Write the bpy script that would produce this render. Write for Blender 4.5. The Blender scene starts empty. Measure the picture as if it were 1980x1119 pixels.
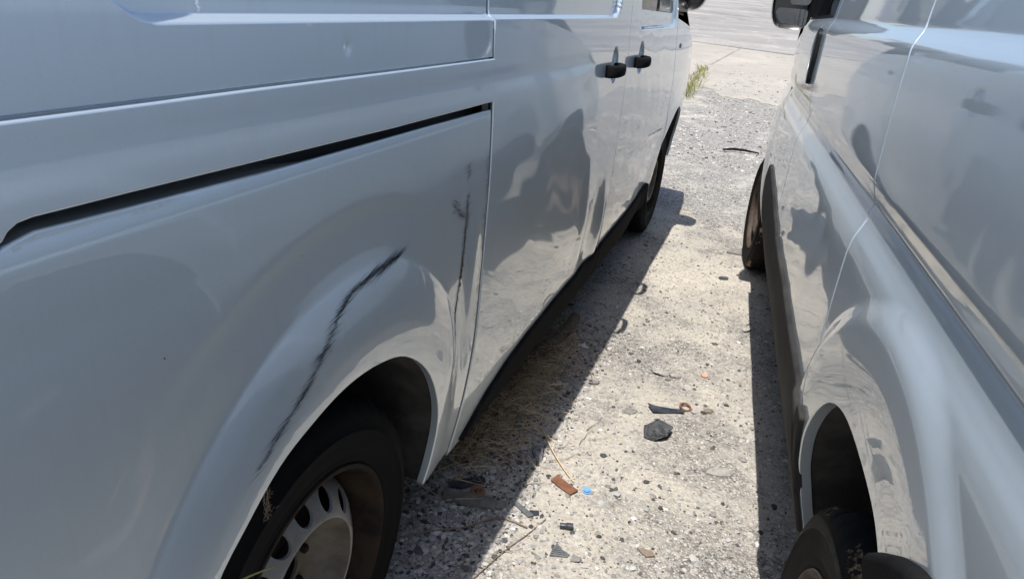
import bpy, bmesh, math, random
import numpy as np
from mathutils import Vector, Matrix
from mathutils.geometry import delaunay_2d_cdt

scene = bpy.context.scene
COL = scene.collection
# ------------------------------------------------------------------ camera
CAM_H, PITCH, ROLL = 1.3286, .4039, .0924
cam = bpy.data.cameras.new('camera'); cam_ob = bpy.data.objects.new('camera', cam); COL.objects.link(cam_ob)
cam.sensor_width = 36.0; cam.lens = 1347.47 / 1980 * 36; cam.clip_start = .02; cam.clip_end = 900
X = Vector((1, 0, 0)); F = Vector((0, math.cos(PITCH), -math.sin(PITCH))); UP = X.cross(F)
RX = X * math.cos(ROLL) + UP * math.sin(ROLL); RU = UP * math.cos(ROLL) - X * math.sin(ROLL)
M = Matrix((RX, RU, -F)).transposed().to_4x4(); M.translation = Vector((0, 0, CAM_H))
cam_ob.matrix_world = M
scene.camera = cam_ob
# ------------------------------------------------------------------ vans: position and heading
AL, UL, HL = .3253, -.5345, .7766       # heading, side offset and rear axle distance of the left van
AR, UR, HR = .2516, .31, .89            # the same for the right van
HALF = .95
def axes(a): return Vector((math.sin(a), math.cos(a), 0)), Vector((math.cos(a), -math.sin(a), 0))
TL, NL = axes(AL); TR, NR = axes(AR)
# ------------------------------------------------------------------ light
SUN = TL * .36 + NL * .082 + Vector((0, 0, -1)); SUN.normalize()
to_sun = -SUN
elev = math.asin(to_sun.z); az = math.atan2(to_sun.x, to_sun.y)
world = bpy.data.worlds.new('World'); scene.world = world; world.use_nodes = True
wn = world.node_tree.nodes; wl = world.node_tree.links; wn.clear()
sky = wn.new('ShaderNodeTexSky'); sky.sky_type = 'NISHITA'; sky.sun_disc = False
sky.sun_elevation = elev; sky.sun_rotation = az; sky.air_density = 1.0; sky.dust_density = 1.6; sky.ozone_density = 1.2
bgn = wn.new('ShaderNodeBackground'); bgn.inputs['Strength'].default_value = .15
out = wn.new('ShaderNodeOutputWorld')
wl.new(sky.outputs[0], bgn.inputs[0]); wl.new(bgn.outputs[0], out.inputs[0])
sun = bpy.data.lights.new('sun', 'SUN'); sun.energy = 4.7; sun.angle = math.radians(.53); sun.color = (1, .955, .89)
sun_ob = bpy.data.objects.new('sun', sun); COL.objects.link(sun_ob)
sun_ob.rotation_euler = SUN.to_track_quat('-Z', 'Y').to_euler(); sun_ob.location = (0, 0, 12)
scene.view_settings.view_transform = 'Standard'; scene.view_settings.look = 'None'
scene.view_settings.exposure = .34; scene.view_settings.gamma = 1.0; scene.view_settings.use_curve_mapping = False
scene.render.engine = 'CYCLES'
scene.cycles.max_bounces = 8; scene.cycles.glossy_bounces = 5; scene.cycles.sample_clamp_indirect = 8
scene.cycles.caustics_reflective = False; scene.cycles.caustics_refractive = False
random.seed(7); rng = np.random.default_rng(7)

# ------------------------------------------------------------------ materials
def mat(name, color, rough=.6, metal=0., coat=0., coat_rough=.03, spec=.5):
    m = bpy.data.materials.new(name); m.use_nodes = True
    b = m.node_tree.nodes['Principled BSDF']
    b.inputs['Base Color'].default_value = (*color, 1); b.inputs['Roughness'].default_value = rough
    b.inputs['Metallic'].default_value = metal; b.inputs['Coat Weight'].default_value = coat
    b.inputs['Coat Roughness'].default_value = coat_rough; b.inputs['Specular IOR Level'].default_value = spec
    return m
class NT:
    def __init__(s, m): s.m = m; s.t = m.node_tree; s.b = s.t.nodes['Principled BSDF']
    def n(s, kind, **kw):
        x = s.t.nodes.new('ShaderNode' + kind)
        for k, v in kw.items():
            if k in x.inputs.keys(): x.inputs[k].default_value = v
            else: setattr(x, k, v)
        return x
    def l(s, a, b): s.t.links.new(a, b)
    def coord(s, which='Object'):
        return s.n('TexCoord').outputs[which]
    def noise(s, co, scale, detail=4, rough=.55, dist=0):
        x = s.n('TexNoise', Scale=scale, Detail=detail, Roughness=rough, Distortion=dist); s.l(co, x.inputs['Vector']); return x.outputs['Fac']
    def ramp(s, fac, stops):
        x = s.n('ValToRGB'); e = x.color_ramp.elements
        while len(e) < len(stops): e.new(.5)
        for i, (p, c) in enumerate(stops):
            e[i].position = p; e[i].color = (c, c, c, 1) if isinstance(c, (int, float)) else (*c, 1)
        s.l(fac, x.inputs[0]); return x.outputs[0]
    def mix(s, fac, a, b, mode='MIX'):
        x = s.n('Mix', data_type='RGBA', blend_type=mode)
        for sock, v in ((x.inputs[0], fac), (x.inputs[6], a), (x.inputs[7], b)):
            if hasattr(v, 'links'): s.l(v, sock)
            elif isinstance(v, (int, float)): sock.default_value = v if sock == x.inputs[0] else (v, v, v, 1)
            else: sock.default_value = (*v, 1)
        return x.outputs[2]
    def math(s, op, a, b=0.):
        x = s.n('Math', operation=op)
        for i, v in enumerate((a, b)):
            if hasattr(v, 'links'): s.l(v, x.inputs[i])
            else: x.inputs[i].default_value = v
        return x.outputs[0]
    def bump(s, h, strength, dist, prev=None):
        x = s.n('Bump', Strength=strength, Distance=dist); s.l(h, x.inputs['Height'])
        if prev is not None: s.l(prev, x.inputs['Normal'])
        return x.outputs[0]

def paint_mat(name, base, dust_amt):
    m = mat(name, base, .42, .58, 1.0, .012); m.node_tree.nodes['Principled BSDF'].inputs['Coat IOR'].default_value = 2.1
    t = NT(m); co = t.coord()
    fl = t.noise(co, 2600, 1)                                   # metallic flake
    c = t.mix(t.ramp(fl, [(.35, 0), (.65, 1)]), tuple(x * .94 for x in base), tuple(min(1, x * 1.06) for x in base))
    # road film, thicker towards the sill
    sep = t.n('SeparateXYZ'); t.l(co, sep.inputs[0])
    low = t.ramp(sep.outputs[2], [(.25, 1.0), (.62, .32), (1.1, .12)])
    pat = t.ramp(t.noise(co, 5.5, 6, .65, .6), [(.38, 0), (.72, 1)])
    fine = t.noise(co, 240, 3, .7)
    dust = t.math('MULTIPLY', t.math('MULTIPLY', low, dust_amt), t.math('ADD', t.math('MULTIPLY', pat, .75), t.math('MULTIPLY', fine, .45)))
    mp = t.n('Mapping'); mp.inputs['Scale'].default_value = (55, 55, 2.2); t.l(co, mp.inputs[0])
    run = t.ramp(t.noise(mp.outputs[0], 1.0, 4, .6), [(.54, 0), (.74, 1)])
    spots = t.n('TexVoronoi', Scale=90.); t.l(co, spots.inputs['Vector'])
    ring = t.math('MULTIPLY', t.ramp(spots.outputs['Distance'], [(.10, 0), (.16, 1), (.20, 1), (.26, 0)]), t.ramp(t.noise(co, 6, 4, .6), [(.52, 0), (.66, 1)]))
    dust = t.math('ADD', dust, t.math('ADD', t.math('MULTIPLY', run, .075), t.math('MULTIPLY', ring, .05)))
    c = t.mix(dust, c, (.34, .31, .26)); t.l(c, t.b.inputs['Base Color'])
    t.l(t.math('SUBTRACT', .58, t.math('MULTIPLY', dust, .9)), t.b.inputs['Metallic'])
    cr = t.math('ADD', .012, t.math('MULTIPLY', dust, .16)); t.l(cr, t.b.inputs['Coat Roughness'])
    t.l(t.math('SUBTRACT', 1.0, t.math('MULTIPLY', dust, .5)), t.b.inputs['Coat Weight'])
    op = t.bump(t.noise(co, 170, 2), .02, .001); t.l(op, t.b.inputs['Coat Normal'])   # orange peel
    return m
PAINT_L = paint_mat('silver blue paint', (.615, .705, .770), .26)
PAINT_R = paint_mat('silver grey paint', (.61, .69, .75), .22)
def worn(name, col, col2, rough, scale, bump=.2, spec=.5, bscale=160):
    m = mat(name, col, rough, spec=spec); t = NT(m); co = t.coord()
    f = t.ramp(t.noise(co, scale, 7, .65, .4), [(.40, 0), (.68, 1)])
    t.l(t.mix(f, col, col2), t.b.inputs['Base Color'])
    t.l(t.math('ADD', rough - .08, t.math('MULTIPLY', f, .2)), t.b.inputs['Roughness'])
    t.l(t.bump(t.noise(co, bscale, 3), bump, .002), t.b.inputs['Normal'])
    return m
TRIM = worn('dark trim plastic', (.010, .0105, .012), (.022, .022, .022), .85, 14, .25, .03)
CLAD = worn('grey cladding plastic', (.024, .024, .025), (.052, .049, .045), .75, 7, .3, .12)
RUBBER = worn('tyre rubber', (.004, .0045, .0055), (.011, .011, .011), .8, 10, .15, .07)
RUBBER2 = worn('scuffed tyre rubber', (.006, .0062, .0068), (.018, .017, .015), .8, 12, .2, .10)
_t = NT(RUBBER2); _co = _t.coord(); _s = _t.n('SeparateXYZ'); _t.l(_co, _s.inputs[0])
_r = _t.math('SQRT', _t.math('ADD', _t.math('MULTIPLY', _s.outputs[0], _s.outputs[0]), _t.math('MULTIPLY', _s.outputs[2], _s.outputs[2])))
_band = _t.math('MULTIPLY', _t.ramp(_r, [(.292, 0), (.299, 1), (.314, 1), (.318, 0)]), _t.math('LESS_THAN', _s.outputs[1], .02))
_m = _t.math('MULTIPLY', _band, _t.ramp(_t.noise(_co, 9, 5, .7), [(.50, 0), (.57, 1)]))
_old = _t.b.inputs['Base Color'].links[0].from_socket; _t.l(_t.mix(_m, _old, (.42, .31, .19)), _t.b.inputs['Base Color'])
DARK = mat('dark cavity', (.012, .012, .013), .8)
LINER = worn('arch liner plastic', (.018, .018, .019), (.06, .055, .048), .8, 9, .5, .3)
GLOSSBLK = mat('glossy black plastic', (.012, .012, .013), .25, coat=.4)
CHANNEL = mat('rail channel shade', (.050, .058, .074), .4)  # dark navy puts the slot's shade into the colour of its back wall
SEAL = mat('rubber seal', (.010, .010, .011), .5, spec=.2)
GLASS = mat('tinted window glass', (.008, .009, .010), .03, spec=.25)
MIRROR = mat('mirror glass', (.22, .23, .25), .01, 1.0)
CHROME = mat('bright strip', (.55, .56, .57), .3, 1.0)
AMBER = mat('indicator lens', (.08, .035, .012), .2, coat=.6)
STEEL = worn('painted steel rim', (.23, .23, .23), (.17, .15, .12), .5, 9, .2)
RIMDUST = worn('dusty rim bowl', (.125, .108, .085), (.07, .055, .038), .75, 16, .25)
RUSTRIM = worn('rusty rim', (.075, .052, .038), (.030, .021, .016), .75, 22, .35)
BARREL = worn('dirty rim barrel', (.012, .010, .009), (.042, .029, .019), .7, 10, .2, .08)
SCRAPE = mat('black scrape marks', (.030, .031, .035), .6)
RUST = worn('rust', (.13, .055, .03), (.22, .10, .055), .85, 60, .5)
BARE = mat('scratched primer', (.62, .63, .64), .5)

# ------------------------------------------------------------------ mesh helpers
def tag(o, label=None, cat=None, group=None, kind=None):
    for k, v in (('label', label), ('category', cat), ('group', group), ('kind', kind)):
        if v: o[k] = v
    return o
def link(name, me, m, parent=None):
    o = bpy.data.objects.new(name, me); COL.objects.link(o)
    if m: me.materials.append(m)
    if parent: o.parent = parent
    return o
def empty(name, loc=(0, 0, 0), rz=0, parent=None):
    o = bpy.data.objects.new(name, None); COL.objects.link(o); o.empty_display_size = .1
    o.location = loc; o.rotation_euler = (0, 0, rz)
    if parent: o.parent = parent
    return o
def raw(name, v, f, m, parent=None, smooth=True, normals=None):
    me = bpy.data.meshes.new(name)
    me.from_pydata([tuple(map(float, p)) for p in v], [], [tuple(map(int, q)) for q in f])
    if smooth: me.polygons.foreach_set('use_smooth', [True] * len(me.polygons))
    if normals is not None: me.normals_split_custom_set_from_vertices([tuple(map(float, n)) for n in normals])
    me.update()
    return link(name, me, m, parent)
def from_bm(name, bm, m, parent=None, smooth=False, angle=None):
    bmesh.ops.recalc_face_normals(bm, faces=bm.faces)
    me = bpy.data.meshes.new(name); bm.to_mesh(me); bm.free()
    if smooth or angle:
        me.polygons.foreach_set('use_smooth', [True] * len(me.polygons))
        if angle: me.set_sharp_from_angle(angle=math.radians(angle))
    return link(name, me, m, parent)
def lathe(name, prof, m, parent=None, seg=96, axis='Y', jitter=None, close=False, angle=40):
    # prof: list of (radius, offset along the axle); spun round the local Y axis
    v = []; f = []
    for i in range(seg):
        a = 2 * math.pi * i / seg
        for j, (r, y) in enumerate(prof):
            if jitter: r = jitter(i, j, r)
            v.append((r * math.cos(a), y, r * math.sin(a)))
    n = len(prof)
    for i in range(seg):
        k = (i + 1) % seg
        for j in range(n - 1 + (1 if close else 0)):
            j2 = (j + 1) % n
            f.append((i * n + j, k * n + j, k * n + j2, i * n + j2))
    me = bpy.data.meshes.new(name); me.from_pydata(v, [], f)
    me.polygons.foreach_set('use_smooth', [True] * len(me.polygons)); me.update()
    me.set_sharp_from_angle(angle=math.radians(angle))
    return link(name, me, m, parent)
def tube(bm, pts, r, seg=8, cap=True):
    pts = [Vector(p) for p in pts]; rs = r if isinstance(r, (list, tuple)) else [r] * len(pts)
    rings = []; up = Vector((.13, .31, .94)).normalized()
    for i, p in enumerate(pts):
        d = (pts[min(i + 1, len(pts) - 1)] - pts[max(i - 1, 0)]).normalized()
        a = d.cross(up).normalized(); b = a.cross(d)
        rings.append([bm.verts.new(p + (a * math.cos(t) + b * math.sin(t)) * rs[i]) for t in [2 * math.pi * k / seg for k in range(seg)]])
    for i in range(len(rings) - 1):
        for k in range(seg):
            bm.faces.new((rings[i][k], rings[i][(k + 1) % seg], rings[i + 1][(k + 1) % seg], rings[i + 1][k]))
    if cap: bm.faces.new(rings[0]); bm.faces.new(rings[-1][::-1])
def prism(bm, poly, z0, z1, bevel=0.):
    a = [bm.verts.new((x, y, z0)) for x, y in poly]; b = [bm.verts.new((x, y, z1)) for x, y in poly]
    bm.faces.new(a[::-1]); bm.faces.new(b)
    for i in range(len(poly)):
        j = (i + 1) % len(poly); bm.faces.new((a[i], a[j], b[j], b[i]))
    if bevel: bmesh.ops.bevel(bm, geom=bm.edges[:], offset=bevel, segments=2, affect='EDGES')
def ss(a, b, x):
    t = np.clip((x - a) / (b - a), 0, 1)
    return t * t * (3 - 2 * t)
def gb(s, z, s0, z0, rs, rz):
    return np.exp(-((s - s0) / rs) ** 2 - ((z - z0) / rz) ** 2)
def rrect(s, z, s0, s1, z0, z1, r):
    # signed distance to a rounded rectangle, negative inside
    qx = np.abs(s - (s0 + s1) / 2) - (s1 - s0) / 2 + r
    qz = np.abs(z - (z0 + z1) / 2) - (z1 - z0) / 2 + r
    return np.hypot(np.maximum(qx, 0), np.maximum(qz, 0)) + np.minimum(np.maximum(qx, qz), 0) - r
def hump(x, w):
    # softened max(0, x)
    return 0.5 * (x + np.sqrt(x * x + w * w)) - 0.5 * w * np.exp(-np.abs(x) / w)
def wob(s, z, k, a):
    return a * (np.sin(k * s * 1.0 + 1.3 * np.sin(k * .7 * z + .4)) + .7 * np.sin(k * 1.37 * z - k * .6 * s + 2.1) + .5 * np.sin(k * 2.3 * s + k * 1.9 * z + .7)) / 2.2
def pchip(x, y, q):
    h = np.diff(x); dl = np.diff(y) / h
    m = np.zeros(len(x)); m[0] = dl[0]; m[-1] = dl[-1]
    for i in range(1, len(x) - 1):
        if dl[i - 1] * dl[i] > 0:
            w1 = 2 * h[i] + h[i - 1]; w2 = h[i] + 2 * h[i - 1]
            m[i] = (w1 + w2) / (w1 / dl[i - 1] + w2 / dl[i])
    q = np.clip(q, x[0], x[-1])
    i = np.clip(np.searchsorted(x, q) - 1, 0, len(x) - 2)
    t = (q - x[i]) / h[i]
    return (y[i] * (2 * t ** 3 - 3 * t ** 2 + 1) + m[i] * h[i] * (t ** 3 - 2 * t ** 2 + t)
            + y[i + 1] * (-2 * t ** 3 + 3 * t ** 2) + m[i + 1] * h[i] * (t ** 3 - t ** 2))
BR = np.array([0.38, 0.42, 0.45, 0.475, 0.5, 0.54, 0.57, 0.588, 0.598, 0.606, 0.614, 0.625, 0.645, 0.66, 0.668, 0.676, 0.684, 0.692, 0.7])
BD = np.array([0.01885, 0.02285, 0.02495, 0.0252, 0.02307, 0.01487, 0.00572, -0.00067, -0.00382, -0.00526, -0.00566, -0.00541, -0.00446, -0.00356, -0.0028, -0.00172, -0.00068, -0.00012, 0.0])
UL, UR = -.5345, .31
def d_left(s, z):
    s = np.asarray(s, float); z = np.asarray(z, float)
    d = -.33 * np.maximum(0, .62 - z) ** 2
    t = np.maximum(0, z - .95)
    d = d - .02 * t - .05 * t * t - .16 * np.maximum(0, z - 1.285) ** 2 - .4 * np.maximum(0, z - 1.6) ** 2
    d = d - .05 * np.maximum(0, s - 3.3) ** 2 - .04 * np.maximum(0, -.45 - s) ** 2
    # recessed upper panel
    q = rrect(s, z, -.315, 1.73, 1.272, 1.78, .07)
    d = d - .017 * ss(0, .009, -q)
    # door window step
    q = rrect(s, z, 2.10, 3.02, 1.226, 1.8, .045)
    d = d - .014 * ss(0, .016, -q)
    # rear wheel arch bulge
    k = np.where(s > .08, 1.28, 1.0)
    r = np.hypot((s - .08) * k, np.maximum(0, z - .335))
    f = (1 - ss(.36, .60, s)) * (.30 + .70 * ss(.35, .75, z))
    bd = pchip(BR, BD, r)
    d = d + f * np.where(bd < 0, bd * (.12 + .88 * ss(.86, 1.0, z)), bd)
    d = d + .055 * ss(.0, -.42, s) * (hump(1.02 - z, .10) - hump(.62 - z, .12))
    # front wheel arch
    r = np.hypot(s - 3.56, np.maximum(0, z - .34))
    d = d + .016 * ss(.60, .42, r) * ss(4.2, 3.9, s)
    d = d - .03 * ss(2.4, 3.2, s) * ss(.78, .5, z)
    # old knocks in the metal
    dn = ss(.45, .62, s) * ss(2.2, 1.9, s) * ss(1.15, .95, z)
    d = d + dn * wob(s, z, 13., .0009)
    d = d + .010 * gb(s, z, 1.80, .50, .045, .16) - .011 * gb(s, z, 1.66, .52, .07, .14) + .005 * gb(s, z, 1.52, .60, .06, .18)
    d = d - .004 * gb(s, z, 1.15, .78, .30, .16) + .004 * gb(s, z, 1.25, 1.0, .4, .07)
    d = d + .004 * gb(s, z, .40, .62, .03, .12) - .005 * gb(s, z, .49, .56, .035, .16) + .003 * gb(s, z, .53, .80, .03, .10)
    d = d - .0022 * gb(s, z, .064, 1.2405, .0075, .0085) - .002 * gb(s, z, -.10, .80, .10, .03)
    d = d + ss(2.0, 2.1, s) * ss(3.1, 2.8, s) * wob(s, z, 17., .0009)
    return d
RZ = np.array([0.2, 0.3, 0.4, 0.5, 0.6, 0.68, 0.76, 0.84, 0.9, 0.93, 0.95, 0.968, 0.985, 0.998, 1.01, 1.021, 1.025, 1.029, 1.033, 1.037, 1.042, 1.049, 1.056, 1.062, 1.068, 1.075, 1.12, 1.18, 1.26, 1.293, 1.3, 1.308, 1.316, 1.324, 1.332, 1.345, 1.45, 1.6, 1.75, 1.85])
RD = np.array([-0.075, -0.048, -0.018, 0.008, 0.022, 0.026, 0.0275, 0.0275, 0.0265, 0.0255, 0.0235, 0.019, 0.012, 0.007, 0.004, 0.0024, 0.0012, 0.0003, 0.0005, 0.0014, 0.003, 0.0053, 0.0076, 0.0096, 0.0111, 0.0119, 0.0132, 0.0145, 0.0135, 0.012, 0.0105, 0.007, 0.0025, -0.002, -0.005, -0.0065, -0.018, -0.04, -0.085, -0.135])
def d_right(s, z):
    s = np.asarray(s, float); z = np.asarray(z, float)
    d = pchip(RZ, RD, z)
    # the shoulder crease dies out towards the front wheel
    r = np.hypot((s - .0) * np.where(s > 0, 1.12, 1.0), np.maximum(0, z - .315))
    d = d + .011 * ss(.675, .625, r) * (.4 + .6 * ss(.4, .7, z)) - .008 * ss(.60, .47, r) * (.4 + .6 * ss(.4, .7, z))
    r = np.hypot(s - 3.12, np.maximum(0, z - .33))
    d = d + .018 * ss(.62, .42, r) * ss(3.9, 3.5, s)
    d = d - .05 * np.maximum(0, s - 2.2) ** 2 - .03 * np.maximum(0, -.45 - s) ** 2
    d = d + ss(.2, .5, s) * ss(2.2, 1.9, s) * ss(1.0, .9, z) * wob(s, z, 15., .0008)
    return d
# ------------------------------------------------------------------ sheet metal
def pip(poly, pts):
    x, y = pts[:, 0], pts[:, 1]; c = np.zeros(len(pts), bool); n = len(poly)
    for i in range(n):
        x1, y1 = poly[i]; x2, y2 = poly[(i + 1) % n]
        if y1 == y2: continue
        c ^= ((y1 > y) != (y2 > y)) & (x < (x2 - x1) * (y - y1) / (y2 - y1) + x1)
    return c
def resample(poly, ds):
    out_ = []
    for i in range(len(poly)):
        a = np.array(poly[i], float); b = np.array(poly[(i + 1) % len(poly)], float)
        n = max(1, int(math.ceil(np.hypot(*(b - a)) / ds)))
        for k in range(n): out_.append(a + (b - a) * k / n)
    return np.array(out_)
def area(p): return .5 * np.sum(p[:, 0] * np.roll(p[:, 1], -1) - np.roll(p[:, 0], -1) * p[:, 1])
def out_normals(p):
    e1 = p - np.roll(p, 1, 0); e2 = np.roll(p, -1, 0) - p
    n1 = np.stack([e1[:, 1], -e1[:, 0]], 1); n2 = np.stack([e2[:, 1], -e2[:, 0]], 1)
    n1 /= np.linalg.norm(n1, axis=1)[:, None] + 1e-12; n2 /= np.linalg.norm(n2, axis=1)[:, None] + 1e-12
    n = n1 + n2; n /= np.linalg.norm(n, axis=1)[:, None] + 1e-12
    k = np.clip(np.sum(n * n1, 1), .5, 1)[:, None]
    return n / k
def rounded(poly, r, seg=6):
    out_ = []; n = len(poly); rr = r if isinstance(r, (list, tuple)) else [r] * n
    for i in range(n):
        p = np.array(poly[i], float); a = np.array(poly[i - 1], float) - p; b = np.array(poly[(i + 1) % n], float) - p
        la, lb = np.hypot(*a), np.hypot(*b); q = min(rr[i], la * .45, lb * .45)
        if q < 1e-5: out_.append(tuple(p)); continue
        for k in range(seg + 1):
            t = k / seg; w = p + a / la * q * (1 - t) ** 2 + b / lb * q * t ** 2
            out_.append(tuple(w))
    return out_
class Side:
    def __init__(s, d, sgn): s.d, s.sgn = d, sgn
    def at(s, q, off=0.):
        q = np.asarray(q, float).reshape(-1, 2); S, Z = q[:, 0], q[:, 1]; e = 4e-4
        d = s.d(S, Z)
        ds = (s.d(S + e, Z) - s.d(S - e, Z)) / (2 * e); dz = (s.d(S, Z + e) - s.d(S, Z - e)) / (2 * e)
        N = np.stack([-ds, np.full_like(ds, s.sgn), -dz], 1); N /= np.linalg.norm(N, axis=1)[:, None]
        Pp = np.stack([S, s.sgn * (HALF + d), Z], 1)
        return Pp + N * np.asarray(off).reshape(-1, 1), N
def panel(name, poly, side, m, parent, holes=(), r=.0035, flange=.012, ds=.013, sl=None, zl=None, extra=None, off=0., label=None, keepout=None):
    loops = [resample(poly, ds)] + [resample(h, ds) for h in holes]
    for i, L in enumerate(loops):
        if (area(L) > 0) != (i == 0): loops[i] = L[::-1].copy()
    nrm = [out_normals(L) for L in loops]
    ins = [L - n * r for L, n in zip(loops, nrm)]
    lo, hi = ins[0].min(0), ins[0].max(0)
    sl = np.arange(lo[0], hi[0], ds) if sl is None else sl
    zl = np.arange(lo[1], hi[1], ds) if zl is None else zl
    g = np.array([(a, b) for a in sl if lo[0] < a < hi[0] for b in zl if lo[1] < b < hi[1]]).reshape(-1, 2)
    if keepout is not None: g = g[~keepout(g)]
    if extra is not None: g = np.concatenate([g, extra])
    ok = pip(ins[0], g)
    for h in ins[1:]: ok &= ~pip(h, g)
    g = g[ok]
    bd = np.concatenate(ins); keep = np.ones(len(g), bool)
    for i in range(0, len(g), 4000):
        dd = ((g[i:i + 4000, None, :] - bd[None]) ** 2).sum(2).min(1); keep[i:i + 4000] = dd > (ds * .28) ** 2
    g = g[keep]
    pts = np.concatenate([bd, g]); edges = []; st = 0
    for L in ins:
        n = len(L); edges += [(st + i, st + (i + 1) % n) for i in range(n)]; st += n
    V, E_, F_, ov, oe, of = delaunay_2d_cdt([Vector(p) for p in pts], edges, [], 0, 1e-7, True)
    V2 = np.array([(p.x, p.y) for p in V]); first = {}
    for i, o in enumerate(ov):
        for k in o: first[k] = i
    tri = np.array([tuple(t) for t in F_ if len(t) == 3]); cen = V2[tri].mean(1); okf = pip(ins[0], cen)
    for h in ins[1:]: okf &= ~pip(h, cen)
    F_ = tri[okf]
    P3, N3 = side.at(V2, off)
    v = [P3]; nn = [N3]; f = [tuple(t) for t in F_]; base = len(V2); st = 0
    for L, n2 in zip(ins, nrm):
        n = len(L); prev = [first[st + i] for i in range(n)]
        for phi in (30, 60, 90, 91):
            c, s_ = math.cos(math.radians(min(phi, 90))), math.sin(math.radians(min(phi, 90)))
            q = L + n2 * r * s_
            p0, n0 = side.at(q, off)
            dep = r * (1 - c) + ((flange(L) if callable(flange) else flange) if phi > 90 else 0)
            o3 = np.stack([n2[:, 0], np.zeros(n), n2[:, 1]], 1); o3 -= n0 * np.sum(o3 * n0, 1)[:, None]
            o3 /= np.linalg.norm(o3, axis=1)[:, None] + 1e-12
            v.append(p0 - n0 * np.asarray(dep).reshape(-1, 1)); nn.append(n0 * c + o3 * s_)
            cur = [base + i for i in range(n)]; base += n
            for i in range(n):
                j = (i + 1) % n; f.append((prev[i], cur[i], cur[j], prev[j]))
            prev = cur
        st += n
    v = np.concatenate(v); nn = np.concatenate(nn)
    if side.sgn > 0: f = [t[::-1] for t in f]
    o = raw(name, v, f, m, parent, True, nn)
    if label: o['label'] = label
    return o
def dense(a, b, step, *fine):
    # coordinates from a to b every `step`, finer inside the given (lo, hi, step) bands
    out_ = [a]; x = a
    while x < b:
        h = step
        for lo, hi, s_ in fine:
            if lo - s_ <= x <= hi: h = min(h, s_)
            elif x < lo < x + h: h = max(lo - x, 1e-4)
        x += h; out_.append(x)
    return np.array(out_)
def decal(name, polys, side, m, parent, off=.0006):
    # many small marks lying on the sheet metal
    v = []; f = []
    for q in polys:
        P3, _ = side.at(np.array(q), off); b = len(v); v += list(P3)
        t = tuple(range(b, b + len(q))); f.append(t if side.sgn < 0 else t[::-1])
    return raw(name, v, f, m, parent, True)

def ring_pts(cx, cz, rs, kpos, kneg, step, z0):
    # sample points that follow an arch crease so that it stays crisp
    o = []
    for i, r in enumerate(rs):
        n = max(8, int(math.pi * r / step))
        for j in range(n):
            a = math.pi * (j + .5 * (i % 2)) / n; x = r * math.cos(a)
            o.append((cx + x / (kpos if x > 0 else kneg), cz + r * math.sin(a)))
    o = np.array(o); return o[o[:, 1] > z0]
def ring_zone(cx, cz, r0, r1, kpos, kneg, z0):
    def f(g):
        dx = g[:, 0] - cx; r = np.hypot(dx * np.where(dx > 0, kpos, kneg), g[:, 1] - cz)
        return (r > r0) & (r < r1) & (g[:, 1] > z0)
    return f
def low_left(s, z):
    z = np.asarray(z, float)
    return d_left(s, z) - .0022 * np.clip((z - 1.084) / .018, 0, 1.3) ** 2
SIDE_L = Side(d_left, -1); SIDE_LL = Side(low_left, -1); SIDE_R = Side(d_right, 1)

def arc(c, r, a0, a1, n):
    return [(c[0] + r * math.cos(math.radians(a0 + (a1 - a0) * i / n)), c[1] + r * math.sin(math.radians(a0 + (a1 - a0) * i / n))) for i in range(n + 1)]
def curve_pts(pts, n=6):
    # Catmull-Rom through the points
    P_ = [np.array(p, float) for p in pts]; o = []
    for i in range(len(P_) - 1):
        a = P_[max(i - 1, 0)]; b = P_[i]; c = P_[i + 1]; d = P_[min(i + 2, len(P_) - 1)]
        for k in range(n):
            t = k / n
            o.append(tuple(.5 * (2 * b + (c - a) * t + (2 * a - 5 * b + 4 * c - d) * t * t + (3 * b - a - 3 * c + d) * t ** 3)))
    o.append(tuple(P_[-1])); return o

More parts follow.
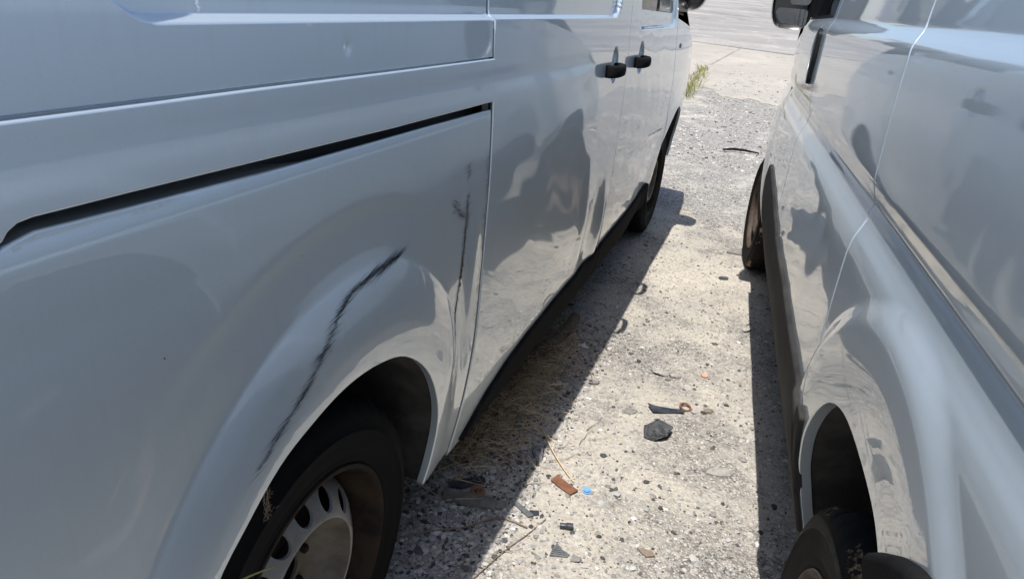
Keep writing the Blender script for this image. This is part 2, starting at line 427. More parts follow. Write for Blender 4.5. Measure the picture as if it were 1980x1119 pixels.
# ------------------------------------------------------------------ wheels
def tyre_profile(R, w, rim):
    # (radius, y) round the cross section, y = 0 at the outer face, positive inwards
    h = [(rim - .004, .012), (rim + .004, .004), (rim + .012, .0015), (rim + .018, .003), (rim + .024, .0005), (rim + .045, -.004),
         (rim + .060, -.005), (rim + .062, -.0065), (rim + .066, -.0065), (rim + .068, -.004), (R - .032, .0005), (R - .022, .004), (R - .012, .010), (R - .005, .020), (R - .001, .032)]
    y = .034
    for g in range(3):
        h += [(R, y + .004), (R, y + .030), (R - .007, y + .032), (R - .007, y + .039), (R, y + .041)]; y += .042
    h += [(R, w - .034), (R - .003, w - .022), (R - .012, w - .010), (R - .03, w), (rim + .04, w + .004), (rim + .004, w - .004), (rim - .004, w - .012)]
    return h
def make_wheel(parent, loc, flip, R, w, rimr, rustcol, steer=0.):
    e = empty('wheel', loc, steer + (math.pi if flip else 0), parent)
    prof = tyre_profile(R, w, rimr); seg = 264
    def jit(i, j, r):
        # shoulder blocks and sipes
        if 11 <= j <= 14 and i % 6 in (0,): return r - (.0045 if j > 11 else .002)
        if 14 < j < len(prof) - 7 and i % 6 == 3 and (j - 15) % 5 in (0, 1): return r - .002
        return r
    lathe('tyre', prof, RUBBER if rustcol is None else RUBBER2, e, seg, jitter=jit, angle=50)
    q = rimr
    lathe('rim', [(q - .002, .014), (q + .002, .004), (q + .0005, .0005), (q - .005, .000), (q - .010, .004), (q - .014, .012), (q - .017, .030), (q - .024, .044), (q - .030, .060), (q - .034, .085), (q - .036, .15)],
          BARREL if rustcol is None else rustcol, e, 120, angle=60)
    # pressed disc with a ring of holes
    def hgt(r):
        t = np.array([.0, .030, .034, .060, .072, .088, .104, .114, .121, .130, .160, .176, .186]) * (q / .219)
        y = np.array([.070, .070, .074, .074, .070, .060, .038, .0175, .0125, .017, .038, .054, .072])
        return pchip(t, y, r)
    k = q / .219; nh = 14
    outer = [(.186 * k * math.cos(a), .186 * k * math.sin(a)) for a in np.linspace(0, 2 * math.pi, 121)[:-1]]
    inner = [(.0315 * k * math.cos(a), .0315 * k * math.sin(a)) for a in np.linspace(0, 2 * math.pi, 33)[:-1]]
    holes = [inner]
    for i in range(nh):
        a = 2 * math.pi * (i + .5) / nh; c, s_ = math.cos(a), math.sin(a)
        holes.append([((.149 + .0205 * math.cos(b)) * k * c - .0185 * k * math.sin(b) * s_, (.149 + .0205 * math.cos(b)) * k * s_ + .0185 * k * math.sin(b) * c) for b in np.linspace(0, 2 * math.pi, 25)[:-1]])
    g = [(r * k * math.cos(a), r * k * math.sin(a)) for r in np.arange(.04, .184, .006) for a in np.linspace(0, 2 * math.pi, 73)[:-1] + r * 40]
    g = np.array(g); loops = [np.array(outer)] + [np.array(h) for h in holes]
    okm = pip(loops[0], g)
    for h in loops[1:]: okm &= ~pip(h, g)
    g = g[okm]; bd = np.concatenate(loops)
    g = g[((g[:, None] - bd[None]) ** 2).sum(2).min(1) > .003 ** 2]
    pts = np.concatenate([bd, g]); edges = []; st = 0
    for L in loops:
        n = len(L); edges += [(st + i, st + (i + 1) % n) for i in range(n)]; st += n
    V, E_, F_, ov, oe, of = delaunay_2d_cdt([Vector(p) for p in pts], edges, [], 0, 1e-7, True)
    V2 = np.array([(p.x, p.y) for p in V]); tri = np.array([tuple(t) for t in F_ if len(t) == 3]); cen = V2[tri].mean(1); okf = pip(loops[0], cen)
    for L in loops[1:]: okf &= ~pip(L, cen)
    F_ = tri[okf]; rr = np.hypot(V2[:, 0], V2[:, 1]); h = hgt(rr)
    first = {}
    for i, o in enumerate(ov):
        for kk in o: first[kk] = i
    v = [(a, b, c) for (a, c), b in zip(V2, h)]; f = [tuple(t) for t in F_]; st = 0
    for L in loops:                                              # rolled hole edges
        n = len(L); b0 = len(v); nn = out_normals(L if area(L) > 0 else L)
        for i in range(n):
            x, z = L[i]; v.append((x, float(hgt(np.hypot(x, z))) + .006, z))
        if st:
            for i in range(n):
                j = (i + 1) % n; f.append((first[st + i], first[st + j], b0 + j, b0 + i))
        st += n
    me = bpy.data.meshes.new('rim_disc'); me.from_pydata(v, [], f)
    bm = bmesh.new(); bm.from_mesh(me); bmesh.ops.recalc_face_normals(bm, faces=bm.faces); bm.to_mesh(me); bm.free()
    me.polygons.foreach_set('use_smooth', [True] * len(me.polygons)); me.set_sharp_from_angle(angle=math.radians(40))
    link('rim_disc', me, STEEL if rustcol is None else rustcol, e)
    if rustcol is None:
        me.materials.append(RIMDUST)
        for pl in me.polygons: pl.material_index = 1 if math.hypot(pl.center[0], pl.center[2]) < .117 * k else 0
    for i in range(5):
        a = 2 * math.pi * i / 5 + .3
        bm = bmesh.new()
        tube(bm, [(.053 * k * math.cos(a), .078, .053 * k * math.sin(a)), (.053 * k * math.cos(a), .066, .053 * k * math.sin(a)), (.053 * k * math.cos(a), .063, .053 * k * math.sin(a))], [.0092, .0088, .006], 6)
        from_bm('wheel_bolt', bm, BARREL, e, angle=40)
    bm = bmesh.new(); bmesh.ops.create_cone(bm, cap_ends=True, segments=48, radius1=.15, radius2=.15, depth=.04, matrix=Matrix.Translation((0, .15, 0)) @ Matrix.Rotation(math.pi / 2, 4, 'X'))
    from_bm('brake_drum', bm, DARK, e, angle=40)
    return e
def copy_wheel(e, loc, flip, steer=0.):
    c = e.copy(); COL.objects.link(c); c.location = loc; c.rotation_euler = (0, 0, steer + (math.pi if flip else 0))
    for ch in e.children:
        k = ch.copy(); COL.objects.link(k); k.parent = c
    return c
def arch_liner(parent, c, sgn, pts, dfun, depth=.30):
    # the plastic well behind an arch opening
    v = []; f = []; n = len(pts)
    for k, y in enumerate((0, HALF - .12, HALF - depth)):
        for s_, z in pts: v.append((s_, sgn * (y if k else HALF + float(dfun(s_, z)) - .0125), z))
    for r in range(2):
        for i in range(n - 1): f.append((r * n + i, r * n + i + 1, (r + 1) * n + i + 1, (r + 1) * n + i))
    b = len(v); v.append((c[0], sgn * (HALF - depth), .25))
    for i in range(n - 1): f.append((2 * n + i, 2 * n + i + 1, b))
    o = raw('arch_liner', v, f, LINER, parent)
    o.data.set_sharp_from_angle(angle=math.radians(50)); return o
def body_rest(van, side, sil, paint, holes, roof_h, name_far='far_side'):
    # everything the camera does not look at directly: far side, roof, glass, bonnet, tail, floor
    far = Side(side.d, -side.sgn)
    panel('side_panel', holes, far, paint, van, ds=.06)
    def edge(p, sg):
        return np.array([p[0], sg * (HALF + float(side.d(p[0], p[1]))), p[1]])
    def strip(nm, ps, m, crown, bulge=0.):
        v = []; f = []; n = 13
        for p in ps:
            a = edge(p, 1); b = edge(p, -1)
            for i in range(n):
                t = i / (n - 1); q = a + (b - a) * t; w = 1 - (2 * t - 1) ** 4
                q = q + np.array([bulge * (1 - (2 * t - 1) ** 2), 0, crown * w]); v.append(q)
        for r in range(len(ps) - 1):
            for i in range(n - 1): f.append((r * n + i, r * n + i + 1, (r + 1) * n + i + 1, (r + 1) * n + i))
        return raw(nm, v, f, m, van)
    tail, top, scr, hood, nose = sil[:5]
    strip('roof', top, paint, roof_h); strip('windscreen', scr, GLASS, .05, .10); strip('bonnet', hood, paint, .06, .10)
    strip('front_bumper', nose, TRIM, .0, .12); strip('rear_door', tail, paint, 0, -.04)
    bm = bmesh.new()
    for (x0, x1, yy) in ((tail[0][0] + .05, nose[0][0] - .1, .60), (.48, sil[5] - .52, .86) if len(sil) > 5 else (.48, 2.9, .86)):
        prism(bm, [(x0, -yy), (x1, -yy), (x1, yy), (x0, yy)], .30 + .01 * (yy > .7), .42 + .01 * (yy > .7))
    from_bm('underbody', bm, DARK, van)

# ------------------------------------------------------------------ the left van
locL = TL * HL + NL * (UL - HALF)
vanL = empty('delivery_van', locL, math.pi / 2 - AL)
tag(vanL, 'silver blue van with black scrape marks over its rear wheel arch and dented sliding door', 'van', 'vans parked side by side')
G = .0022
S1 = curve_pts([(.552, .262), (.553, .34), (.560, .43), (.572, .584), (.585, .77), (.588, .95), (.588, 1.08), (.584, 1.2), (.582, 1.25), (.586, 1.285), (.588, 1.36), (.590, 1.80)], 4)
def s_at(curve, z):
    zz = [p[1] for p in curve]; return float(np.interp(z, zz, [p[0] for p in curve]))
def seam(curve, z0, z1, dx, up=True, step=.02):
    zs = list(np.arange(z0, z1, step)) + [z1]
    o = [(s_at(curve, z) + dx, z) for z in zs]
    return o if up else o[::-1]
ARCH_L = curve_pts([(.402, .262), (.404, .34), (.395, .434), (.352, .545), (.286, .643), (.195, .716), (.105, .747), (.008, .757), (-.09, .745), (-.165, .727), (-.238, .688), (-.297, .645), (-.352, .56), (-.385, .46), (-.40, .36), (-.40, .262)], 4)
zq = dense(.25, 1.12, .0125, (.55, 1.02, .0105), (1.06, 1.12, .0035))
sq = dense(-.98, .60, .0125, (-.45, .60, .0105), (.056, .072, .003))
panel('rear_quarter', [(-.97, .30)] + [(-.40, .262)] + [] + ARCH_L[::-1][1:] + [(s_at(S1, z) - .0042 - .0050 * max(0, min(1, (.75 - z) / .3)), z) for z in list(np.arange(.262, 1.1, .02)) + [1.1005]] + [(.3, 1.1045), (.16, 1.1055), (-.13, 1.108), (-.31, 1.112), (-.40, 1.1148), (-.445, 1.1055), (-.97, 1.112)],
      SIDE_LL, PAINT_L, vanL, r=.0034, flange=lambda L: np.where(L[:, 1] > 1.09, .046, .014), ds=.010, sl=sq, zl=zq,
      extra=ring_pts(.08, .335, np.arange(.542, .724, .0055), 1.28, 1.0, .012, .345), keepout=ring_zone(.08, .335, .540, .726, 1.28, 1.0, .34))
panel('rail_cover', seam(S1, 1.1165, 1.2005, -.0042) + [(.167, 1.2025), (-.118, 1.2045), (-.293, 1.205), (-.41, 1.2055), (-.97, 1.207), (-.97, 1.1165), (-.449, 1.1095), (-.441, 1.1115), (-.4325, 1.116), (-.4265, 1.1225), (-.418, 1.127), (-.405, 1.1285), (-.308, 1.1275), (-.129, 1.1245), (.164, 1.1195)],
      SIDE_L, PAINT_L, vanL, r=.0032, flange=.016, ds=.010, off=.006)
kn = np.array([(.064 + r_ * math.cos(a), 1.2405 + r_ * math.sin(a)) for r_ in (.003, .006, .010, .014) for a in np.linspace(0, 6.28, 11)[:-1]])
panel('upper_quarter', seam(S1, 1.2025, 1.80, -.0042) + [(-.97, 1.78), (-.97, 1.2090), (-.41, 1.2075), (-.293, 1.2070), (-.118, 1.2065), (.167, 1.2045)], SIDE_L, PAINT_L, vanL, r=.0022, flange=.012, ds=.012,
      sl=dense(-.98, .60, .015, (-.33, -.22, .0035)), zl=dense(1.20, 1.81, .022, (1.255, 1.30, .0022), (1.30, 1.36, .008), (1.21, 1.255, .010)), extra=kn)
# rail running in the slot
panel('rail_joint', [(-.96, 1.203), (-.3, 1.200), (.57, 1.194), (.57, 1.209), (-.3, 1.213), (-.96, 1.214)], SIDE_L, PAINT_L, vanL, ds=.03, off=-.006, r=.001, flange=.002)
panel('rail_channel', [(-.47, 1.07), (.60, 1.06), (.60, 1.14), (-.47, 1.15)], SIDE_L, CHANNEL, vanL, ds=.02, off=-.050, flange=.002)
panel('seam_shade_strip', [(s_at(S1, z) - .0052 - .0050 * max(0, min(1, (.75 - z) / .3)), z) for z in np.arange(1.79, .27, -.02)] + seam(S1, .27, 1.79, .0030), SIDE_L, SEAL, vanL, ds=.012, off=-.0030, r=.0006, flange=.004)  # black strip added in the door gap, stands in for the shade inside it
# sliding door
S2 = [(1.915, .2), (1.905, .5), (1.90, .8), (1.912, 1.0), (1.915, 1.12), (1.903, 1.25), (1.90, 1.80)]
bowl1 = [(1.697 + .050 * math.cos(a), 1.122 + .060 * math.sin(a)) for a in np.linspace(0, 2 * math.pi, 29)[:-1]]
bowl2 = [(2.172 + .050 * math.cos(a), 1.124 + .060 * math.sin(a)) for a in np.linspace(0, 2 * math.pi, 29)[:-1]]
door_l = panel('sliding_door', seam(S1, .24, 1.80, .0034, False) + seam(S2, .24, 1.80, -G), SIDE_L, PAINT_L, vanL, holes=[bowl1], ds=.0125, r=.0026, flange=.024, off=.0012,
      sl=dense(.55, 1.93, .0135, (.58, .66, .009), (1.62, 1.75, .004), (1.56, 1.62, .010), (1.75, 1.88, .010)), zl=dense(.24, 1.81, .0135, (1.255, 1.30, .0024), (1.36, 1.81, .03)))
S3 = [(3.19, .2), (3.195, .6), (3.195, .95), (3.12, 1.16), (3.08, 1.27), (2.98, 1.42), (2.715, 1.79)]
win = rounded([(2.085, 1.3045), (2.985, 1.292), (2.925, 1.40), (2.665, 1.72), (2.10, 1.73)], [.03, .02, .05, .06, .06])
door_f = panel('front_door', seam(S2, .24, 1.79, G, False) + seam(S3, .24, 1.79, -G), SIDE_L, PAINT_L, vanL, holes=[bowl2, win], ds=.0135,
      sl=dense(1.9, 3.2, .020, (2.09, 2.16, .005), (2.97, 3.03, .006)), zl=dense(.24, 1.8, .018, (1.215, 1.245, .003), (1.245, 1.31, .008)))
FA = [(3.12, .262), (3.122, .36)] + arc((3.55, .345), .432, 178, 9, 26) + [(3.976, .40)]
panel('front_fender', [(3.195 + G * 2, .50)] + seam(S3, .55, 1.27, G) + [(3.60, 1.225), (4.0, 1.12), (4.28, 1.0), (4.36, .86), (4.38, .70), (4.34, .40)] + FA[::-1][:-2] , SIDE_L, PAINT_L, vanL, ds=.018)
panel('sill', [(3.0, .27), (3.118, .29), (3.118, .262), (3.0, .25)], SIDE_L, PAINT_L, vanL, ds=.03)
# handles
def handle(door, s0, z0, sgn, side):
    v = []; f = []; n = 28; rings = 6
    for k in range(rings + 1):
        t = k / rings; rr = math.cos(t * math.pi / 2 * .999)
        q = [(s0 + .0535 * rr * math.cos(a), z0 + .0635 * rr * math.sin(a)) for a in np.linspace(0, 2 * math.pi, n + 1)[:-1]]
        P3, _ = side.at(q, .001 - .024 * math.sin(t * math.pi / 2) ** 1.2); v += list(P3)
    for k in range(rings):
        for i in range(n): f.append((k * n + i, k * n + (i + 1) % n, (k + 1) * n + (i + 1) % n, (k + 1) * n + i))
    raw('handle_bowl', v, f if sgn < 0 else [t[::-1] for t in f], PAINT_L, door)
    bm = bmesh.new(); y0 = float(side.d(s0, z0)) + HALF
    prof = [(-.075, .004, .020), (-.068, .020, .021), (-.05, .031, .020), (-.02, .036, .0185), (.04, .034, .0185), (.072, .027, .0195), (.085, .012, .020), (.088, .002, .019)]
    rings_ = []
    for (ds_, o, hz) in prof:
        ring = []
        for k in range(12):
            a = 2 * math.pi * k / 12; c, s_ = math.cos(a), math.sin(a)
            w = .0125
            ring.append(bm.verts.new((s0 - .055 + ds_, sgn * (y0 + o + w * math.copysign(abs(c) ** .6, c)), z0 - .012 + hz * math.copysign(abs(s_) ** .6, s_))))
        rings_.append(ring)
    for a, b in zip(rings_, rings_[1:]):
        for k in range(12): bm.faces.new((a[k], a[(k + 1) % 12], b[(k + 1) % 12], b[k]))
    bm.faces.new(rings_[0]); bm.faces.new(rings_[-1][::-1])
    from_bm('handle', bm, TRIM, door, angle=50)
handle(door_l, 1.697, 1.122, -1, SIDE_L); handle(door_f, 2.172, 1.124, -1, SIDE_L)
panel('window', [(2.06, 1.285), (3.01, 1.275), (2.94, 1.43), (2.68, 1.745), (2.07, 1.75)], SIDE_L, GLASS, door_f, ds=.06, off=-.0125)
wp = [(2.075, 1.302), (3.0, 1.2885), (3.0, 1.2765), (2.075, 1.290)]
panel('mirror_base', [(2.60, 1.298), (2.975, 1.293), (2.915, 1.42), (2.70, 1.66), (2.64, 1.60)], SIDE_L, GLOSSBLK, door_f, ds=.03, off=-.006)
panel('window_seal', wp, SIDE_L, SEAL, door_f, ds=.02, off=-.004, r=.002)
bm = bmesh.new()
for dz in (0, .012):
    pass
p0, n0 = SIDE_L.at([(3.30, 1.126)])
ind = [(3.30 + .030 * math.cos(a), 1.128 + .013 * math.sin(a)) for a in np.linspace(0, 2 * math.pi, 17)[:-1]]
panel('side_indicator', ind, SIDE_L, AMBER, vanL, ds=.01, off=.006, r=.003)
# black lower trims
panel('sill_trim', rounded([(.605, .253), (.64, .253), (1.905 - G, .253), (1.905 - G, .398), (1.25, .392), (1.0, .382), (.86, .365), (.74, .335), (.66, .29)], .02), SIDE_L, TRIM, vanL, off=.013, r=.007, ds=.02)
panel('sill_trim', rounded([(1.905 + G, .253), (3.10, .258), (3.115, .33), (3.08, .412), (2.4, .410), (1.905 + G, .400)], .02), SIDE_L, TRIM, vanL, off=.013, r=.007, ds=.02)
# inner shell behind the seams and slots
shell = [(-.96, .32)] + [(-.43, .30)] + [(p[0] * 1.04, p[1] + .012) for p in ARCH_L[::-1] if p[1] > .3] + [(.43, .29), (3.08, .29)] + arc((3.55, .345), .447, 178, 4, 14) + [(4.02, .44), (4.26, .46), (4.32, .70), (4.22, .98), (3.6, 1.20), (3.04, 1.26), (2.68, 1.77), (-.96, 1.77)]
far_poly = [(-.97, .30), (-.40, .262)] + ARCH_L[::-1][1::3] + [(.402, .262), (3.118, .262)] + arc((3.55, .345), .432, 178, 4, 12) + [(3.985, .262), (4.36, .27), (4.38, .70), (4.36, .86), (4.28, 1.0), (4.0, 1.12), (3.60, 1.225), (3.08, 1.27), (2.715, 1.79), (-.97, 1.78)]
wh = [win]
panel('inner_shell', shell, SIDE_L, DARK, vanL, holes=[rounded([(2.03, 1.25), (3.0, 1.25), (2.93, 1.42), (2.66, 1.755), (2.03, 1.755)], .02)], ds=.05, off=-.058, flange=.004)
sil = ([(-.97, .30), (-.97, 1.0), (-.97, 1.78)], [(-.97, 1.78), (-.90, 1.80), (0, 1.81), (1.5, 1.81), (2.5, 1.80), (2.715, 1.79)], [(2.715, 1.79), (3.08, 1.50), (3.40, 1.30), (3.60, 1.225)],
       [(3.60, 1.225), (4.0, 1.12), (4.28, 1.0)], [(4.28, 1.0), (4.36, .86), (4.38, .70), (4.34, .42)], 3.55)
body_rest(vanL, SIDE_L, sil, PAINT_L, far_poly, .155)
arch_liner(vanL, (.0, .33), -1, [(p[0] * 1.012, p[1] + .005) for p in ARCH_L[::2]], d_left)
arch_liner(vanL, (3.55, .345), -1, arc((3.55, .345), .437, -8, 188, 22), d_left)
w0 = make_wheel(vanL, (0, -(HALF - .033), .333), False, .335, .205, .219, None)
copy_wheel(w0, (3.50, -(HALF - .050), .333), False)
copy_wheel(w0, (0, HALF - .033, .333), True); copy_wheel(w0, (3.50, HALF - .05, .333), True)
# dusty bowl in the middle of the near rim is the same pressing, only dirtier
def mirror_head(van, cx, cy, sgn, z0, z1, w, depth, name='wing_mirror'):
    # housing: superellipse rings from front to back, open towards the rear
    bm = bmesh.new(); rings = []
    prof = [(-.00, .90), (-.012, 1.0), (.03, 1.02), (.07, .96), (.11, .80), (.14, .52), (.152, .2)]
    zc = (z0 + z1) / 2; hz = (z1 - z0) / 2
    for (x, sc) in prof:
        ring = []
        for k in range(28):
            a = 2 * math.pi * k / 28; c, s_ = math.cos(a), math.sin(a)
            ring.append(bm.verts.new((cx + x, cy + w / 2 * sc * math.copysign(abs(c) ** .55, c), zc + hz * sc * math.copysign(abs(s_) ** .55, s_))))
        rings.append(ring)
    for a, b in zip(rings, rings[1:]):
        for k in range(28): bm.faces.new((a[k], a[(k + 1) % 28], b[(k + 1) % 28], b[k]))
    inner = [bm.verts.new((v.co.x + .014, cy + (v.co.y - cy) * .97, zc + (v.co.z - zc) * .97)) for v in rings[0]]
    for k in range(28): bm.faces.new((rings[0][k], inner[k], inner[(k + 1) % 28], rings[0][(k + 1) % 28]))
    bm.faces.new(inner); bm.faces.new(rings[-1])
    return from_bm(name, bm, GLOSSBLK, van, angle=40)
def glass_plate(name, parent, x, y0, y1, z0, z1, tilt, m, rad=.02):
    q = rounded([(y0, z0), (y1, z0), (y1, z1), (y0, z1)], rad)
    bm = bmesh.new(); zc = (z0 + z1) / 2; yc = (y0 + y1) / 2
    a = [bm.verts.new((x + (z - zc) * tilt[0] + (y - yc) * tilt[1], y, z)) for y, z in q]
    b = [bm.verts.new((x + .004 + (z - zc) * tilt[0] + (y - yc) * tilt[1], y, z)) for y, z in q]
    bm.faces.new(a); bm.faces.new(b[::-1])
    for i in range(len(q)):
        j = (i + 1) % len(q); bm.faces.new((a[i], b[i], b[j], a[j]))
    return from_bm(name, bm, m, parent)
ml = mirror_head(vanL, 3.30, -(HALF - .040), -1, 1.310, 1.66, .26, .15)
glass_plate('mirror_glass', ml, 3.303, -(HALF + .060), -(HALF - .140), 1.43, 1.635, (-.10, -.2), MIRROR)
glass_plate('wide_mirror_glass', ml, 3.303, -(HALF + .055), -(HALF - .135), 1.355, 1.415, (-.10, -.22), MIRROR, .015)
bm = bmesh.new(); prism(bm, rounded([(3.02, -(HALF - .09)), (3.32, -(HALF - .09)), (3.34, -(HALF - .0)), (3.28, -(HALF - .0)), (3.10, -(HALF - .045))], .02), 1.30, 1.40, .01)
from_bm('mirror_arm', bm, GLOSSBLK, vanL)
# eyes on the roof edge, their shadows fall on the gravel
for sx in (1.45, 2.24):
    bm = bmesh.new(); y = -(HALF - .105)
    tube(bm, [(sx + .045 * math.cos(a), y + .012 * math.sin(a) - .02, 1.90 + .055 * math.sin(a)) for a in np.linspace(-.6, math.pi + .6, 15)], .012, 8)
    from_bm('roof_eye', bm, TRIM, vanL, smooth=True)

# ------------------------------------------------------------------ scrape marks of the left van
def strokes(path, wid, n, ln, dirn, seed, thick=(.0006, .0022)):
    # short dragged streaks crossing a guide path
    r_ = np.random.default_rng(seed); path = np.array(path, float)
    seg = np.hypot(*np.diff(path, axis=0).T); cum = np.concatenate([[0], np.cumsum(seg)]) / seg.sum(); o = []
    for i in range(n):
        t = r_.random(); p = np.array([np.interp(t, cum, path[:, 0]), np.interp(t, cum, path[:, 1])])
        w = float(np.interp(t, np.linspace(0, 1, len(wid)), wid))
        p = p + np.array([-dirn[1], dirn[0]]) * r_.normal(0, w * .35) + np.array(dirn) * r_.normal(0, w)
        L = ln * (.25 + r_.random() ** 2) * (.5 + w / max(wid)); th = thick[0] + (thick[1] - thick[0]) * r_.random() ** 2
        d = np.array(dirn) + r_.normal(0, .05, 2); d /= np.hypot(*d); q = np.array([-d[1], d[0]]) * th
        o.append([p - d * L * .5, p + q * .8 - d * L * .1, p + d * L * .5, p - q * .8 + d * L * .05])
    return o
def ribbon(path, w, seed, rag=.5):
    r_ = np.random.default_rng(seed); path = np.array(curve_pts(path, 10)); o = []
    d = np.gradient(path, axis=0); d /= np.hypot(d[:, 0], d[:, 1])[:, None]; nrm_ = np.stack([-d[:, 1], d[:, 0]], 1)
    ww = np.interp(np.linspace(0, 1, len(path)), np.linspace(0, 1, len(w)), w)
    a = path + nrm_ * (ww * (.5 + rag * (r_.random(len(path)) - .4)))[:, None]; b = path - nrm_ * (ww * (.5 + rag * (r_.random(len(path)) - .4)))[:, None]
    for i in range(len(path) - 1): o.append([a[i], b[i], b[i + 1], a[i + 1]])
    return o
arch_path = [(.205, .903), (.16, .905), (.10, .903), (.045, .898), (.0, .878), (-.045, .842), (-.096, .803), (-.153, .778), (-.207, .749)]
marks = []
for ci, (t0, t1) in enumerate(((.0, .10), (.06, .2), (.16, .3), (.26, .42), (.40, .5), (.48, .66), (.62, .78), (.74, .9), (.88, 1.0))):
    P_ = np.array(arch_path); tt = np.linspace(0, 1, len(P_)); sub = [(float(np.interp(t, tt, P_[:, 0])), float(np.interp(t, tt, P_[:, 1]))) for t in np.linspace(t0, t1, 5)]
    w_ = (.005, .010, .013, .010, .007, .010, .011, .010, .007)[ci]; n_ = (30, 60, 80, 62, 55, 80, 70, 60, 32)[ci]
    marks += strokes(sub, [w_, w_ * .6, w_], n_, (.06, .065, .055, .04, .03, .034, .034, .034, .034)[ci], (.985, .17), 40 + ci, (.0001, .00042))
    marks += strokes(sub, [w_ * .35, w_ * .25, w_ * .35], n_ // 2, .016, (.97, .24), 60 + ci, (.0002, .0008))
vpath = [(.478, .945), (.477, .876), (.468, .787), (.452, .70), (.434, .62), (.426, .575)]
marks += strokes(vpath, [.006, .007, .005, .005, .005, .004], 800, .016, (.95, .3), 4, (.0001, .0005))
marks += ribbon(vpath, [.0003, .0022, .0028, .0022, .0024, .0003], 6, 1.5)
marks += strokes([(.42, .945), (.45, .905), (.485, .90)], [.010, .012, .010], 150, .022, (.93, -.36), 8, (.0001, .0005))
marks += strokes([(.475, 1.01), (.48, .98)], [.006, .006], 70, .014, (.95, .3), 9, (.0001, .0004))
marks += strokes([(.575, 1.02), (.574, .8), (.56, .62)], [.005, .005, .004], 360, .012, (.9, .3), 12, (.0001, .0005))
o = decal('scrape_marks', marks, SIDE_LL, SCRAPE, vanL); o['kind'] = 'stuff'; o['label'] = 'black dragged scrape marks on the rear wheel arch'
m2_ = strokes([(.635, 1.03), (.628, .92), (.622, .78)], [.007, .009, .005], 420, .016, (.95, .25), 14, (.0001, .0005))
m2_ += strokes([(.85, 1.12), (1.1, .95), (.8, .75)], [.06, .10, .06], 22, .045, (.85, .5), 16, (.0001, .0004))
o = decal('door_scrapes', m2_, SIDE_L, SCRAPE, door_l); o['kind'] = 'stuff'
rp = [[(.470 + a, .775 + b), (.474 + a, .779 + b), (.472 + a, .788 + b), (.467 + a, .783 + b)] for a, b in ((0, 0), (-.002, -.012), (.003, .012), (-.003, -.03))]
chips = []
for cs, cz in ((-.20, .912), (-.196, .908), (-.06, .985), (.30, 1.01), (-.30, .95), (.22, 1.06), (.36, 1.03), (.05, 1.17), (.33, 1.16)):
    k_ = random.uniform(.0006, .0012); chips.append([(cs + k_ * math.cos(a) * random.uniform(.6, 1.3), cz + k_ * math.sin(a) * random.uniform(.6, 1.3)) for a in np.linspace(0, 6.28, 8)[:-1]])
o = decal('stone_chips', chips, SIDE_LL, SCRAPE, vanL, .0008); o['kind'] = 'stuff'
o = decal('rust_spots', rp, SIDE_LL, RUST, vanL, .0009); o['kind'] = 'stuff'

# ------------------------------------------------------------------ the right van
locR = TR * HR + NR * (UR + HALF)
vanR = empty('delivery_van', locR, math.pi / 2 - AR)
tag(vanR, 'silver grey van with a long shoulder crease and dark cladding along its sill', 'van', 'vans parked side by side')
R1 = [(.43, .2), (.44, .60), (.450, .75), (.462, .88), (.475, 1.03), (.482, 1.2), (.487, 1.285), (.505, 1.325), (.515, 1.345), (.53, 1.45), (.54, 1.80)]
ARCH_R = curve_pts([(.448, .27), (.444, .40), (.425, .50), (.378, .60), (.305, .69), (.225, .745), (.12, .775), (-.04, .78), (-.14, .765), (-.25, .71), (-.34, .62), (-.395, .5), (-.42, .38), (-.42, .27)], 4)
zr = dense(.26, 1.81, .013, (.92, 1.06, .0036), (1.283, 1.35, .0032), (1.40, 1.81, .03), (.60, .92, .011))
panel('rear_quarter', [(-.95, .30), (-.42, .27)] + ARCH_R[::-1][1:] + [(.452, .27)] + seam(R1, .60, 1.80, -G) + [(-.95, 1.78)], SIDE_R, PAINT_R, vanR, ds=.0115, r=.0035, flange=.020, zl=zr, sl=dense(-.96, .55, .0125),
      extra=ring_pts(0, .315, np.arange(.60, .70, .0055), 1.12, 1.0, .012, .33), keepout=lambda g: ring_zone(0, .315, .598, .702, 1.12, 1.0, .33)(g) & (g[:, 1] < .915))
R2 = [(1.655, .2), (1.66, .75), (1.67, 1.0), (1.668, 1.30), (1.655, 1.80)]
door_r = panel('sliding_door', seam(R1, .60, 1.80, G, False) + [(.46, .29)] + seam(R2, .29, 1.80, -G), SIDE_R, PAINT_R, vanR, ds=.0125, r=.0042, zl=zr, sl=dense(.44, 1.68, .016))
R3 = [(2.64, .2), (2.64, .9), (2.58, 1.14), (2.545, 1.27), (2.45, 1.42), (2.19, 1.79)]
winr = rounded([(1.73, 1.335), (2.47, 1.322), (2.40, 1.42), (2.14, 1.72), (1.74, 1.73)], [.03, .02, .05, .06, .06])
hand_r = [(1.865 + .115 * math.cos(a), 1.208 + .096 * math.sin(a)) for a in np.linspace(0, 2 * math.pi, 33)[:-1]]
door_rf = panel('front_door', seam(R2, .29, 1.79, G, False) + seam(R3, .29, 1.79, -G), SIDE_R, PAINT_R, vanR, holes=[winr, hand_r], ds=.0135, zl=zr[::1], sl=dense(1.66, 2.66, .022))
FR = [(2.66, .27), (2.662, .36)] + arc((3.10, .35), .436, 177, 4, 24) + [(3.535, .27)]
panel('front_fender', seam(R3, .52, 1.27, G) + [(3.05, 1.20), (3.45, 1.10), (3.72, .98), (3.80, .84), (3.82, .70), (3.80, .27)] + FR[::-1][:-2], SIDE_R, PAINT_R, vanR, ds=.018, zl=dense(.26, 1.3, .016, (.92, 1.06, .004)))
